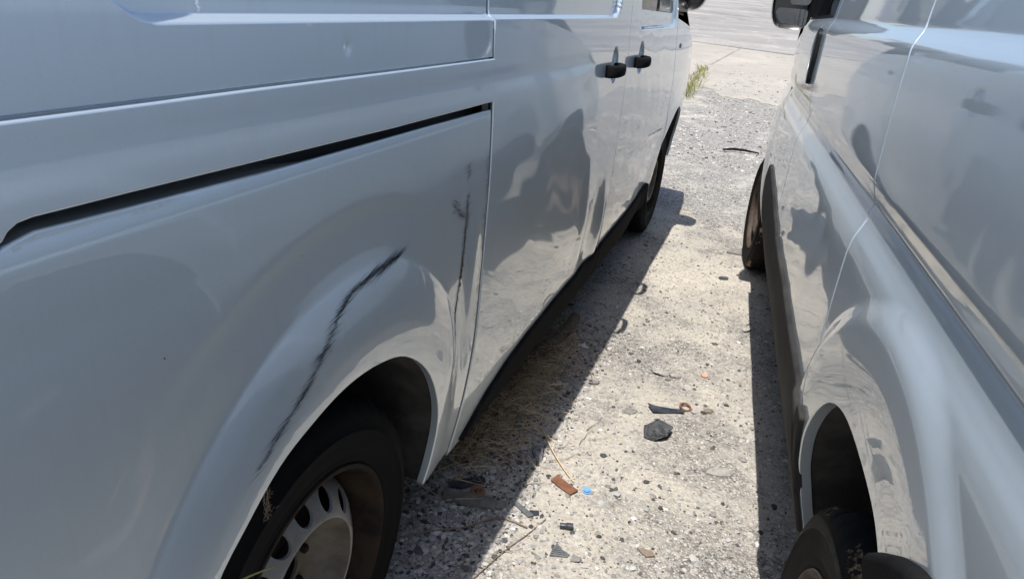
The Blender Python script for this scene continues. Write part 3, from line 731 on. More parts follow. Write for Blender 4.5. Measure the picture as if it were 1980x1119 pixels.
# oval handle well with its flap
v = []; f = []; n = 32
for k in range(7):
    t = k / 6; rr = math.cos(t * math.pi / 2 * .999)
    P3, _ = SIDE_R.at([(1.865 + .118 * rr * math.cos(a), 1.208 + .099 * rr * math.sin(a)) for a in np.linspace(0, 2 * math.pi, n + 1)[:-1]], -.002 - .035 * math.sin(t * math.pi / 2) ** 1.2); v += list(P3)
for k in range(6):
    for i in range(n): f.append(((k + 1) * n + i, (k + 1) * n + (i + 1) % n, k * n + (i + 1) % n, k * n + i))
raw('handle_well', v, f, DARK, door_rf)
hp = rounded([(1.765, 1.13), (1.785, 1.118), (1.802, 1.12), (1.812, 1.208), (1.802, 1.296), (1.785, 1.298), (1.765, 1.285), (1.755, 1.208)], .02)
panel('handle', hp, SIDE_R, SEAL, door_rf, ds=.012, off=.014, r=.006, flange=.02)
panel('window', [(1.70, 1.315), (2.50, 1.305), (2.43, 1.44), (2.17, 1.745), (1.70, 1.75)], SIDE_R, GLASS, door_rf, ds=.06, off=-.0125)
panel('window_seal', [(1.715, 1.345), (1.715, 1.325), (2.49, 1.312), (2.49, 1.332)], SIDE_R, SEAL, door_rf, ds=.02, off=-.003, r=.002)
# cladding
panel('cladding', rounded([(.452, .292), (1.52, .298), (1.535, .40), (1.52, .655), (.47, .612), (.452, .585), (.448, .47)], [.02, .02, .01, .03, .02, .02, .01]), SIDE_R, CLAD, vanR, off=.012, r=.008, ds=.02, flange=.016, label='dark cladding along the doors')
panel('cladding', rounded([(1.53, .30), (2.40, .30), (2.46, .40), (2.42, .66), (2.30, .74), (2.22, .735), (1.545, .66), (1.55, .40)], .03), SIDE_R, CLAD, vanR, off=.010, r=.008, ds=.02, flange=.016)
panel('cladding', rounded([(.444, .592), (.428, .625), (.392, .612), (.4085, .56), (.4315, .49), (.440, .43), (.4455, .40), (.4455, .47)], .008), SIDE_R, CLAD, vanR, off=.010, r=.004, ds=.01, flange=.012)
panel('arch_trim', rounded([(-.150, .758), (-.19, .795), (-.25, .84), (-.30, .868), (-.37, .872), (-.46, .83), (-.56, .70), (-.62, .5), (-.62, .3), (-.424, .3), (-.415, .42), (-.385, .53), (-.33, .635), (-.24, .718)], .03), SIDE_R, TRIM, vanR, off=.020, r=.012, ds=.014, flange=.02)
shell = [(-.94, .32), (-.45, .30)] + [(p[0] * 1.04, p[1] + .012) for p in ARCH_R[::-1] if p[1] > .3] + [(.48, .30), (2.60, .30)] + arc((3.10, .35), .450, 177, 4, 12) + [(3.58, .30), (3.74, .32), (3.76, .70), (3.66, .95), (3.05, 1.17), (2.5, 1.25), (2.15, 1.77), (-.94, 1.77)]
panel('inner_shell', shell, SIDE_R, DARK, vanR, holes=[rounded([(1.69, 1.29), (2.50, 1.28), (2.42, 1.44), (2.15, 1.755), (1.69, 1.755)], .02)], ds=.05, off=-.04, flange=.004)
far_poly = [(-.95, .30), (-.42, .27)] + ARCH_R[::-1][1::3] + [(.448, .27), (2.66, .27)] + arc((3.10, .35), .436, 177, 4, 12) + [(3.535, .27), (3.80, .28), (3.82, .70), (3.80, .84), (3.72, .98), (3.45, 1.10), (3.05, 1.20), (2.545, 1.27), (2.19, 1.79), (-.95, 1.78)]
sil = ([(-.95, .30), (-.95, 1.0), (-.95, 1.78)], [(-.95, 1.78), (-.88, 1.80), (0, 1.81), (1.2, 1.81), (2.0, 1.80), (2.19, 1.79)], [(2.19, 1.79), (2.56, 1.48), (2.86, 1.28), (3.05, 1.20)],
       [(3.05, 1.20), (3.45, 1.10), (3.72, .98)], [(3.72, .98), (3.80, .84), (3.82, .70), (3.80, .27)], 3.1)
body_rest(vanR, SIDE_R, sil, PAINT_R, far_poly, .155)
arch_liner(vanR, (0, .33), 1, [(p[0] * 1.012, p[1] + .005) for p in ARCH_R[::2]], d_right)
arch_liner(vanR, (3.10, .35), 1, arc((3.10, .35), .441, -8, 188, 22), d_right)
w0 = make_wheel(vanR, (0, HALF + .008, .318), True, .322, .20, .208, RUSTRIM)
copy_wheel(w0, (3.10, HALF - .012, .32), True, .06)
copy_wheel(w0, (0, -HALF - .008, .318), False); copy_wheel(w0, (3.10, -HALF + .012, .32), False, .06)
mr = mirror_head(vanR, 2.37, HALF + .08, 1, 1.278, 1.60, .165, .15)
glass_plate('mirror_glass', mr, 2.372, HALF + .017, HALF + .143, 1.372, 1.58, (-.10, .20), MIRROR)
glass_plate('wide_mirror_glass', mr, 2.372, HALF + .019, HALF + .141, 1.293, 1.357, (-.12, .22), MIRROR, .018)
bm = bmesh.new(); prism(bm, rounded([(2.30, HALF - .055), (2.50, HALF - .055), (2.48, HALF + .03), (2.39, HALF + .03)], .015), 1.33, 1.42, .01)
from_bm('mirror_arm', bm, GLOSSBLK, vanR)
# hairline scratches over the rear arch of the right van
sc = []
for pth in ([(.30, .905), (.25, .86), (.19, .80)], [(.255, .85), (.17, .81), (.06, .79)], [(.10, .83), (.0, .81), (-.09, .80)], [(.05, .835), (-.03, .82), (-.12, .83)], [(.21, 1.01), (.215, .985)], [(.30, .98), (.27, .88)]):
    sc += ribbon(pth, [.0002, .0008, .0002], len(sc) + 1, .8)
o = decal('scratches', sc, SIDE_R, BARE, vanR, .0005); o['kind'] = 'stuff'
# worn, scuffed shoulder on the near tyre of the right van is dust on its rubber
# ------------------------------------------------------------------ ground, apron, road
def terrain(x, y):
    t = np.clip(np.asarray(y, float) - 7.0, -40, 60)
    z = .06 * np.log1p(np.exp(t))
    near = np.exp(-(np.maximum(0, np.asarray(y, float) - 6) / 3) ** 2)
    return z + near * (.004 * np.sin(2.1 * x + 1.3 * y) + .003 * np.sin(4.7 * y - 2.9 * x + 1) + .002 * np.sin(9 * x + 7 * y))
def tz(x, y): return float(terrain(x, y))

def ground_mat():
    m = mat('gravelly concrete ground', (.4, .36, .3), .92, spec=.25); t = NT(m); co = t.coord()
    patch = t.noise(co, 1.7, 6, .62, .5); p2 = t.noise(co, 7, 5, .6)
    xyz = t.n('SeparateXYZ'); t.l(co, xyz.inputs[0])
    def blob(cx, cy, rx, ry):
        ax = t.math('DIVIDE', t.math('SUBTRACT', xyz.outputs[0], cx), rx); ay = t.math('DIVIDE', t.math('SUBTRACT', xyz.outputs[1], cy), ry)
        return t.math('POWER', 2.718, t.math('MULTIPLY', -1.0, t.math('ADD', t.math('MULTIPLY', ax, ax), t.math('MULTIPLY', ay, ay))))
    far = t.n('MapRange'); far.inputs[1].default_value = 3.6; far.inputs[2].default_value = 5.2; t.l(xyz.outputs[1], far.inputs[0])
    base = t.math('ADD', t.math('MULTIPLY', patch, .7), t.math('MULTIPLY', p2, .3))
    base = t.math('ADD', base, t.math('MULTIPLY', far.outputs[0], .10))
    for (cx, cy, rx, ry, w_) in ((.50, 1.42, .26, .24, .10), (.85, 2.0, .13, .45, -.13), (.22, 1.62, .18, .28, -.15), (.62, 2.6, .35, .5, .06), (1.15, 3.4, .4, .5, -.06)):
        base = t.math('ADD', base, t.math('MULTIPLY', blob(cx, cy, rx, ry), w_))
    agg = t.ramp(base, [(.44, 0), (.58, 1)])
    cem = t.mix(t.noise(co, 2.6, 5), (.45, .412, .350), (.63, .588, .515))
    cem = t.mix(t.ramp(t.noise(co, 75, 4, .7), [(.36, .75), (.6, 0)]), cem, (.30, .275, .235))
    vc = t.n('TexVoronoi', Scale=150.); t.l(co, vc.inputs['Vector'])
    sep = t.n('SeparateColor'); t.l(vc.outputs['Color'], sep.inputs[0])
    cell = t.ramp(sep.outputs[0], [(0, (.06, .06, .062)), (.22, (.17, .165, .155)), (.5, (.33, .315, .29)), (.76, (.50, .48, .44)), (.93, (.82, .79, .73))])
    edge = t.ramp(vc.outputs['Distance'], [(.28, 1.0), (.66, .38)])
    cell = t.mix(1.0, cell, edge, 'MULTIPLY')
    vb = t.n('TexVoronoi', Scale=62.); t.l(co, vb.inputs['Vector'])
    sb = t.n('SeparateColor'); t.l(vb.outputs['Color'], sb.inputs[0])
    big = t.ramp(sb.outputs[0], [(0, (.10, .10, .10)), (.3, (.26, .25, .235)), (.7, (.40, .38, .345)), (1, (.62, .59, .53))])
    cell = t.mix(t.ramp(t.noise(co, 30, 3), [(.48, 0), (.58, .8)]), cell, big)
    c = t.mix(t.math('MULTIPLY', agg, .86), cem, cell)
    spk = t.math('MULTIPLY', t.ramp(sb.outputs[1], [(.86, 0), (.9, 1)]), t.ramp(vb.outputs['Distance'], [(.22, 1), (.34, 0)]))
    c = t.mix(t.math('MULTIPLY', spk, .75), c, (.07, .07, .072))
    # a yellower, dustier strip beside the right van and grey oily ground in the lane ahead
    st = t.ramp(t.noise(co, .55, 4, .6), [(.40, 0), (.62, 1)])
    c = t.mix(t.math('MULTIPLY', st, .35), c, (.27, .262, .25))
    t.l(c, t.b.inputs['Base Color'])
    h = t.math('ADD', t.math('MULTIPLY', t.math('SUBTRACT', 1.0, vc.outputs['Distance']), t.math('ADD', .25, t.math('MULTIPLY', agg, .75))), t.math('MULTIPLY', t.noise(co, 60, 5, .65), 1.2))
    n1 = t.bump(h, .85, .007); n2 = t.bump(t.noise(co, 9, 5, .6), .35, .05, n1)
    t.l(n2, t.b.inputs['Normal']); return m
GROUND = ground_mat()
def grid(name, xs, ys, zf, m):
    Xg, Yg = np.meshgrid(xs, ys); Z = zf(Xg, Yg); n = len(xs); k = len(ys)
    v = np.stack([Xg.ravel(), Yg.ravel(), Z.ravel()], 1)
    i = (np.arange(k - 1)[:, None] * n + np.arange(n - 1)[None]).ravel()
    return raw(name, v, np.stack([i, i + 1, i + n + 1, i + n], 1), m)
gx = np.concatenate([np.linspace(-160, -3, 30)[:-1], np.arange(-3, 4, .04), np.linspace(4, 160, 30)])
gy = np.concatenate([np.linspace(-120, -1, 24)[:-1], np.arange(-1, 8, .04), np.linspace(8, 24, 40)[1:], np.linspace(24, 320, 40)[1:]])
tag(grid('ground', gx, gy, terrain, GROUND), kind='structure')

EU = Vector((.918, -.397, 0)); EN = Vector((.397, .918, 0))            # along and across the road ahead
def sheet(name, u0, u1, near, far, m, lift, un=90, vn=30):
    us = np.linspace(u0, u1, un); v = []; f = []
    for j in range(vn + 1):
        for u in us:
            a = near(u); b = far(u); w = a + (b - a) * (j / vn) ** 1.5; p = EU * float(u) + EN * float(w)
            v.append((p.x, p.y, tz(p.x, p.y) + lift))
    for j in range(vn):
        for i in range(un - 1): f.append((j * un + i, j * un + i + 1, (j + 1) * un + i + 1, (j + 1) * un + i))
    return raw(name, v, f, m)
def concrete_mat():
    m = mat('worn concrete apron', (.5, .46, .4), .9, spec=.25); t = NT(m); co = t.coord()
    c = t.mix(t.noise(co, 1.1, 6, .65), (.29, .268, .232), (.40, .37, .32))
    c = t.mix(t.ramp(t.noise(co, 16, 6, .7), [(.30, .6), (.55, 0)]), c, (.29, .27, .24))
    mp = t.n('Mapping'); mp.inputs['Rotation'].default_value = (0, 0, .408); mp.inputs['Scale'].default_value = (.35, 2.6, 1); t.l(co, mp.inputs[0])
    c = t.mix(t.ramp(t.noise(mp.outputs[0], 1.6, 5, .6), [(.52, 0), (.72, .45)]), c, (.30, .28, .25))
    c = t.mix(t.ramp(t.noise(co, 5, 7, .75), [(.56, 0), (.63, .55)]), c, (.15, .14, .125)); c = t.mix(t.ramp(t.noise(co, .9, 5, .7), [(.5, 0), (.7, .5)]), c, (.46, .43, .375))
    t.l(c, t.b.inputs['Base Color']); t.l(t.bump(t.noise(co, 30, 6, .7), .5, .01), t.b.inputs['Normal']); return m
def asphalt_mat():
    m = mat('dusty asphalt road', (.2, .19, .18), .9, spec=.3); t = NT(m); co = t.coord()
    mp = t.n('Mapping'); mp.inputs['Rotation'].default_value = (0, 0, .408); mp.inputs['Scale'].default_value = (.10, .8, 1); t.l(co, mp.inputs[0])
    s_ = t.ramp(t.noise(mp.outputs[0], 1.3, 5, .6), [(.36, 0), (.64, 1)])
    c = t.mix(s_, (.24, .232, .222), (.40, .375, .345)); c = t.mix(t.ramp(t.noise(co, 40, 5, .7), [(.4, .4), (.6, 0)]), c, (.10, .10, .10)); c = t.mix(t.ramp(t.noise(co, .5, 6, .7), [(.50, 0), (.62, .6)]), c, (.17, .165, .158)); c = t.mix(t.ramp(t.noise(co, 1.7, 6, .75), [(.56, 0), (.66, .6)]), c, (.45, .42, .375))
    t.l(c, t.b.inputs['Base Color']); t.l(t.bump(t.noise(co, 60, 4), .4, .01), t.b.inputs['Normal']); return m
CONC, ASPH = concrete_mat(), asphalt_mat()
def wig(u, k, a, p=0): return a * (math.sin(k * u + p) + .6 * math.sin(2.3 * k * u + 1 + p) + .4 * math.sin(5.1 * k * u + 2 + p))
# the joint between the two slabs of the apron runs away from the camera
UJ = EU.x * 2.65 + EU.y * 12.06
tag(sheet('concrete_apron', -46, UJ - .02, lambda u: 10.95 + (wig(u, 1.3, .28) + wig(u, 9, .10)), lambda u: 17.02 + wig(u, .8, .04), CONC, .004, 700), kind='structure')
tag(sheet('concrete_apron', UJ + .02, 46, lambda u: 10.85 + (wig(u, 1.3, .28) + wig(u, 9, .10)), lambda u: 17.0 + wig(u, .8, .04), CONC, .004, 700), kind='structure')
tag(sheet('road', -120, 120, lambda u: 17.06 + wig(u, .8, .04), lambda u: 46.0, ASPH, .008, 300, 40), kind='structure')

# ------------------------------------------------------------------ loose gravel
ICO_V = np.array([(0, 0, 1)] + [(.894 * math.cos(a), .894 * math.sin(a), .447) for a in np.arange(5) * 2 * math.pi / 5] + [(.894 * math.cos(a), .894 * math.sin(a), -.447) for a in (np.arange(5) + .5) * 2 * math.pi / 5] + [(0, 0, -1)])
ICO_F = [(0, 1 + i, 1 + (i + 1) % 5) for i in range(5)] + [(1 + i, 6 + i, 1 + (i + 1) % 5) for i in range(5)] + [(1 + (i + 1) % 5, 6 + i, 6 + (i + 1) % 5) for i in range(5)] + [(11, 6 + (i + 1) % 5, 6 + i) for i in range(5)]
def pebbles(name, xy, size, cols, flat, sink, m):
    n = len(xy); rg = np.random.default_rng(n)
    V = ICO_V[None] * (1 + rg.normal(0, .17, (n, 12, 1))) * size[:, None, None] * rg.uniform(.65, 1.3, (n, 1, 3))
    V[:, :, 2] *= flat[:, None]
    a = rg.uniform(0, 6.283, n); c, s_ = np.cos(a)[:, None], np.sin(a)[:, None]
    x = V[:, :, 0] * c - V[:, :, 1] * s_ + xy[:, :1]; y = V[:, :, 0] * s_ + V[:, :, 1] * c + xy[:, 1:]
    z = V[:, :, 2] + (terrain(xy[:, 0], xy[:, 1]) + size * flat * sink)[:, None]
    v = np.stack([x, y, z], 2).reshape(-1, 3); f = (np.array(ICO_F)[None] + (np.arange(n) * 12)[:, None, None]).reshape(-1, 3)
    me = bpy.data.meshes.new(name); me.vertices.add(len(v)); me.vertices.foreach_set('co', v.astype('f').ravel())
    me.loops.add(len(f) * 3); me.loops.foreach_set('vertex_index', f.astype('i').ravel())
    me.polygons.add(len(f)); me.polygons.foreach_set('loop_start', np.arange(0, len(f) * 3, 3, dtype='i')); me.polygons.foreach_set('loop_total', np.full(len(f), 3, 'i'))
    me.update(calc_edges=True)
    at = me.color_attributes.new('tint', 'FLOAT_COLOR', 'POINT')
    cc = np.concatenate([cols, np.ones((n, 1))], 1); at.data.foreach_set('color', np.repeat(cc, 12, 0).astype('f').ravel())
    me.polygons.foreach_set('use_smooth', [True] * len(f)); me.set_sharp_from_angle(angle=math.radians(48))
    o = link(name, me, m); o['kind'] = 'stuff'; return o
PEB = mat('pebble stone', (.4, .38, .34), .88, spec=.3); _t = NT(PEB)
_a = _t.n('VertexColor'); _a.layer_name = 'tint'
_c = _t.mix(_t.noise(_t.coord(), 220, 4, .7), .72, 1.18); _t.l(_t.mix(1.0, _a.outputs[0], _c, 'MULTIPLY'), PEB.node_tree.nodes['Principled BSDF'].inputs['Base Color'])
def scatter(n, s0, s1, u0, u1, k, g):
    # more stones near the viewer, laid out in the lane between the vans
    s_ = s0 * (s1 / s0) ** (g.random(n) ** k); u = g.uniform(u0, u1, n)
    return np.stack([TL.x * s_ + NL.x * u, TL.y * s_ + NL.y * u], 1)
def tints(n, g, dark=.14, light=.10):
    b = g.uniform(.22, .46, n); w = g.random(n); b = np.where(w < dark, g.uniform(.045, .12, n), b); b = np.where(w > 1 - light, g.uniform(.44, .62, n), b)
    warm = g.uniform(.0, .16, n)
    return np.stack([b, b * (1 - .35 * warm), b * (1 - warm)], 1)
g_ = np.random.default_rng(21)
xy = scatter(84000, .75, 8.0, -.95, 1.0, .95, g_); n = len(xy)
fld = np.sin(3.1 * xy[:, 0] + 1.7 * xy[:, 1]) + np.sin(5.3 * xy[:, 1] - 2.2 * xy[:, 0] + 1) + .8 * np.sin(9 * xy[:, 0] + 6 * xy[:, 1])
xy = xy[g_.random(n) < 1 / (1 + np.exp(-1.3 * fld)) * .8 + .2]; n = len(xy)
pebbles('gravel', xy, np.clip(g_.lognormal(-5.86, .45, n), .0012, .009), tints(n, g_), g_.uniform(.45, .8, n), g_.uniform(-.15, .35, n), PEB)
xy = scatter(2300, .8, 8.5, -.9, .9, 1.0, g_); n = len(xy)
pebbles('gravel', xy, np.clip(g_.lognormal(-5.0, .34, n), .004, .014), tints(n, g_, .13, .10), g_.uniform(.4, .75, n), g_.uniform(-.1, .4, n), PEB)
xy = scatter(1500, .75, 2.6, -.85, -.42, .9, g_); n = len(xy)           # coarser stones along the left sill
pebbles('gravel', xy, np.clip(g_.lognormal(-5.05, .36, n), .004, .016), tints(n, g_, .16, .2), g_.uniform(.5, .85, n), g_.uniform(.0, .5, n), PEB)

xy = scatter(9000, .75, 2.8, -.85, -.40, .9, g_); n = len(xy)
pebbles('gravel', xy, np.clip(g_.lognormal(-5.5, .4, n), .002, .009), tints(n, g_, .20, .12), g_.uniform(.5, .85, n), g_.uniform(-.1, .5, n), PEB)

s_ = 6.5 * (13.5 / 6.5) ** g_.random(3500); u = g_.uniform(-.9, 1.2, 3500); xy = np.stack([TL.x * s_ + NL.x * u, TL.y * s_ + NL.y * u], 1)
pebbles('gravel', xy, np.clip(g_.lognormal(-4.7, .4, 3500), .004, .02), tints(3500, g_, .16, .2), g_.uniform(.4, .8, 3500), g_.uniform(0, .5, 3500), PEB)
# ------------------------------------------------------------------ things lying between the vans
SLATE = worn('dark slate rock', (.045, .048, .054), (.115, .118, .125), .7, 38, .8, .4, 130)
ASHROCK = worn('ash grey rock', (.12, .12, .122), (.42, .41, .40), .9, 30, 1.0, .3, 120)
PALE = worn('pale stone', (.36, .35, .325), (.22, .215, .20), .9, 45, .6, .3)
GREYST = worn('grey stone', (.17, .165, .155), (.28, .27, .25), .85, 40, .6, .3)
BROWNST = worn('brown stone', (.19, .15, .115), (.28, .235, .19), .85, 40, .6, .3)
PINK = worn('pink tile chip', (.62, .33, .24), (.50, .27, .20), .85, 40, .4)
WHITE = mat('white plastic scrap', (.66, .66, .64), .6)
BLUE = mat('blue plastic', (.14, .34, .62), .5)
NAVY = worn('dark plastic shard', (.02, .024, .032), (.07, .075, .085), .4, 20, .2)
GREYPL = worn('grey plastic shard', (.075, .082, .088), (.17, .175, .18), .55, 25, .3)
WOOD = worn('weathered grey wood', (.12, .11, .10), (.22, .205, .185), .9, 18, .7, .2)
ROOT = worn('brown pipe', (.095, .068, .050), (.17, .13, .10), .85, 20, .7, .2)
STRAW = mat('dry straw', (.60, .46, .28), .8); TWIG = worn('dry twig', (.17, .12, .085), (.27, .21, .15), .85, 40, .4)
WEED = mat('weed blades', (.16, .19, .045), .7); WEED2 = mat('yellowed weed blades', (.36, .31, .11), .75)
def stone(name, x, y, sx, sy, sz, m, label, cat='stone', rz=0., seed=1, rough=.18, sub=2, sink=.25, sharp=22, cuts=7):
    r_ = random.Random(seed); bm = bmesh.new()
    for k in range(9 + 3 * sub):
        q = Vector((r_.gauss(0, 1), r_.gauss(0, 1), r_.gauss(0, 1))).normalized() * r_.uniform(.82, 1.1); bm.verts.new((q.x * sx, q.y * sy, q.z * sz))
    h_ = bmesh.ops.convex_hull(bm, input=bm.verts[:]); bmesh.ops.delete(bm, geom=[g for g in h_['geom_interior'] if isinstance(g, bmesh.types.BMVert)], context='VERTS')
    bmesh.ops.bevel(bm, geom=bm.edges[:], offset=min(sx, sy, sz) * .09, segments=1, affect='EDGES')
    bmesh.ops.triangulate(bm, faces=bm.faces[:])
    if sub >= 2:
        bmesh.ops.subdivide_edges(bm, edges=bm.edges[:], cuts=1 if sub == 2 else 3, use_grid_fill=True)
        for v in bm.verts:
            p = v.co; v.co = p * (1 + rough * .16 * math.sin(260 * p.x + 190 * p.y + seed) * math.sin(230 * p.z - 170 * p.y + 2 * seed) + r_.gauss(0, rough * .09))
    o = from_bm(name, bm, m, angle=sharp); o.location = (x, y, tz(x, y) + sz * (1 - sink * 2) * .8); o.rotation_euler = (r_.uniform(-.08, .08), r_.uniform(-.08, .08), rz)
    return tag(o, label, cat)
def flake(name, x, y, poly, h, m, label, cat, rz=0., tilt=(0, 0), lift=.001, bend=0., bevel=.0006):
    bm = bmesh.new(); prism(bm, poly, 0, h)
    bmesh.ops.subdivide_edges(bm, edges=[e for e in bm.edges], cuts=2, use_grid_fill=True)
    bmesh.ops.triangulate(bm, faces=bm.faces[:])
    for v in bm.verts: v.co.z += bend * v.co.x ** 2 + random.Random(int(v.co.x * 9e4) ^ int(v.co.y * 7e4)).uniform(-.0004, .0004)
    o = from_bm(name, bm, m, angle=35); o.location = (x, y, tz(x, y) + lift); o.rotation_euler = (tilt[0], tilt[1], rz)
    return tag(o, label, cat)
def poly_of(w, h, seed, n=7, jag=.25):
    r_ = random.Random(seed); return [(w / 2 * math.cos(a) * (1 + r_.uniform(-jag, jag)), h / 2 * math.sin(a) * (1 + r_.uniform(-jag, jag))) for a in [2 * math.pi * (i + r_.uniform(-.2, .2)) / n for i in range(n)]]
stone('rock', .532, 1.985, .058, .050, .034, SLATE, 'dark slate rock with sharp faces, the biggest stone lying in the sunlit lane', 'rock', .5, 11, .25, 3, .2, 25, 11)
flake('plastic_shard', .585, 2.135, [(-.062, .026), (-.05, -.020), (-.02, -.018), (.03, -.010), (.066, -.012), (.06, .006), (.0, .018), (-.035, .020)], .003, NAVY, 'long dark plastic shard beside the rusty ring', 'plastic shard', .04, (.05, .03), .004, 1.6)
bm = bmesh.new()
for i in range(28):
    pass
tube(bm, [(.0185 * math.cos(a), .0185 * math.sin(a), 0) for a in np.linspace(0, 2 * math.pi, 29)], .0042, 8, False)
bmesh.ops.remove_doubles(bm, verts=bm.verts, dist=.0003)
o = from_bm('rusty_ring', bm, RUST, smooth=True); o.location = (.662, 2.168, tz(.66, 2.17) + .007); o.rotation_euler = (.22, .12, 0); tag(o, 'small rusty orange ring at the end of the dark plastic shard', 'ring')
stone('stone', .452, 2.115, .032, .020, .008, GREYST, 'flat grey stone left of the long dark plastic shard', 'stone', .1, 3, .15, 2, .3)
flake('rusty_strap', .205, 1.662, [(-.042, .017), (-.040, -.015), (.040, -.017), (.043, .014)], .0035, RUST, 'short rusty brown metal strap next to the blue bottle cap', 'metal strap', -.78, (.06, .0), .003, 1.2)
bm = bmesh.new()
for r0, z0, z1 in ((.0125, 0, .004), (.0095, .004, .010)):
    prism(bm, [(r0 * math.cos(a), r0 * math.sin(a)) for a in np.linspace(0, 2 * math.pi, 25)[:-1]], z0, z1)
o = from_bm('bottle_cap', bm, BLUE, angle=40); o.location = (.272, 1.648, tz(.27, 1.65) + .001); o.rotation_euler = (.1, -.08, 0); tag(o, 'bright blue plastic bottle cap right of the rusty strap', 'bottle cap')
stone('stone', .612, 2.415, .034, .022, .013, PALE, 'pale grey stone, left one of the pale pair in the lane', 'stone', -.2, 5, .2)
stone('stone', .668, 2.405, .028, .022, .014, PALE, 'pale grey stone, right one of the pale pair in the lane', 'stone', .3, 6, .2)
stone('stone', .634, 2.375, .014, .011, .010, GREYST, 'little grey stone in front of the pale pair', 'stone', .3, 8, .2)
flake('tile_chip', .79, 2.43, poly_of(.032, .034, 4, 5), .004, PINK, 'small salmon pink tile chip on the sunlit gravel', 'tile chip', .2, (.1, .05), .003)
stone('rock', .132, 1.80, .040, .048, .022, ASHROCK, 'ash grey crumbly rock half in the shadow of the left van', 'rock', .4, 21, .4, 3, .25, 20, 9)
flake('plastic_scrap', .315, 2.58, [(-.026, -.012), (-.010, -.004), (.0, -.016), (.024, -.014), (.012, .002), (.010, .024), (-.002, .010), (-.018, .008)], .003, WHITE, 'torn white plastic scrap at the shadow edge under the left sill', 'plastic scrap', .1, (.2, .1), .004, 3.)
bm = bmesh.new(); tube(bm, curve_pts([(.06, 2.36, .03), (.115, 2.42, .034), (.17, 2.50, .034), (.225, 2.61, .032), (.262, 2.70, .030), (.29, 2.80, .028)], 4), .024, 14)
for v in bm.verts: v.co += Vector((random.uniform(-.002, .002), random.uniform(-.002, .002), random.uniform(-.002, .002)))
tag(from_bm('pipe', bm, ROOT, smooth=True), 'muddy brown bent pipe lying in the shade along the left sill', 'pipe')
stone('stone', .075, 2.37, .045, .035, .028, PALE, 'pale rounded stone in the shade at the near end of the brown pipe', 'stone', .2, 31, .2)
stone('stone', .055, 2.52, .040, .05, .03, BROWNST, 'brown stone under the left sill behind the brown pipe', 'stone', .9, 32, .2)
bm = bmesh.new(); tube(bm, [(-.10, 1.73, .012), (-.045, 1.88, .022), (.0, 2.02, .034), (.04, 2.14, .046)], .0055, 8)
tag(from_bm('rusty_rod', bm, RUST, smooth=True), 'thin rusty rod poking out of the straw under the left van', 'rod')
flake('plank_piece', -.068, 1.56, [(-.075, .020), (-.070, -.022), (.078, -.020), (.082, .012), (.06, .022)], .014, WOOD, 'weathered grey plank piece in the shade by the left rear wheel', 'plank', -.16, (.05, .03), .004)
flake('rubber_sheet', -.082, 1.625, [(-.055, -.012), (.01, -.016), (.058, -.010), (.054, .016), (.0, .015), (-.05, .010)], .004, NAVY, 'black rubber sheet lying behind the weathered plank', 'rubber sheet', .42, (.1, .05), .012, 1.)
bm = bmesh.new(); ro, ri = .021, .009; v1 = []
for i in range(28):
    a = 2 * math.pi * i / 28; c, s_ = math.cos(a), math.sin(a)
    v1.append([bm.verts.new((r_ * c, r_ * s_, z)) for r_, z in ((ro, 0), (ro, .005), (.015, .0075), (ri, .004), (ri, 0))])
for i in range(28):
    a, b = v1[i], v1[(i + 1) % 28]
    for k in range(5): bm.faces.new((a[k], b[k], b[(k + 1) % 5], a[(k + 1) % 5]))
o = from_bm('washer', bm, RUST, angle=40); o.location = (-.045, 1.59, .020); o.rotation_euler = (.12, .1, 0); tag(o, 'round rusty washer on the weathered plank', 'washer')
flake('plastic_shard', .088, 1.545, [(-.036, .007), (-.034, -.006), (.03, -.009), (.036, .006)], .005, GREYPL, 'narrow grey plastic shard beside a square black one', 'plastic shard', -.82, (.2, 0), .003)
flake('plastic_shard', .118, 1.535, [(-.013, .008), (-.012, -.009), (.013, -.007), (.014, .009)], .003, NAVY, 'square black plastic shard right of the narrow grey one', 'plastic shard', .1, (.1, .1), .003)
o = flake('plastic_shard', .182, 1.40, [(-.024, -.015), (.022, -.017), (.028, -.008), (.010, .006), (-.002, .026), (-.012, .010)], .004, GREYPL, 'ribbed grey plastic shard with a pointed top near the bottom edge', 'plastic shard', .05, (.15, .05), .003)
for k in range(3):
    bm = bmesh.new(); prism(bm, [(-.021 + .002 * k, -.010 + .006 * k), (.019 - .006 * k, -.012 + .006 * k), (.019 - .006 * k, -.0095 + .006 * k), (-.021 + .002 * k, -.0075 + .006 * k)], .0035, .0058)
    r = from_bm('rib', bm, GREYPL, o)
bm = bmesh.new(); tube(bm, [(-.017, 0, .009), (.0, .0, .009), (.002, 0, .009), (.018, 0, .008)], [.0075, .0075, .0095, .0095], 12)
o = from_bm('hose_end', bm, NAVY, angle=40); o.location = (.205, 1.49, tz(.2, 1.49)); tag(o, 'short black hose end lying alone on pale ground', 'hose end')
stone('stone', .228, 1.385, .020, .017, .010, GREYST, 'grey stone right of the ribbed plastic shard', 'stone', .6, 41, .2)
flake('stone_flake', .022, 1.552, poly_of(.042, .036, 9, 6), .006, GREYST, 'flat grey stone flake on the shadow edge beside the plank', 'stone flake', .3, (.1, .1), .003)
flake('stone_flake', .70, 1.805, poly_of(.085, .05, 12, 7, .2), .005, PALE, 'broad pale stone flake near the right van', 'stone flake', .1, (.02, .02), .0005)
stone('stone', .745, 2.16, .022, .016, .011, BROWNST, 'brown stone right of the rusty ring', 'stone', .2, 44, .2)
flake('stone_flake', .412, 1.425, poly_of(.045, .022, 15, 6), .005, BROWNST, 'dark brown flake on the aggregate near the bottom edge', 'stone flake', -.5, (.1, 0), .002)
stone('stone', 1.082, 2.89, .030, .022, .016, PALE, 'whitish stone close to the shadow of the right van', 'stone', .2, 46, .2)
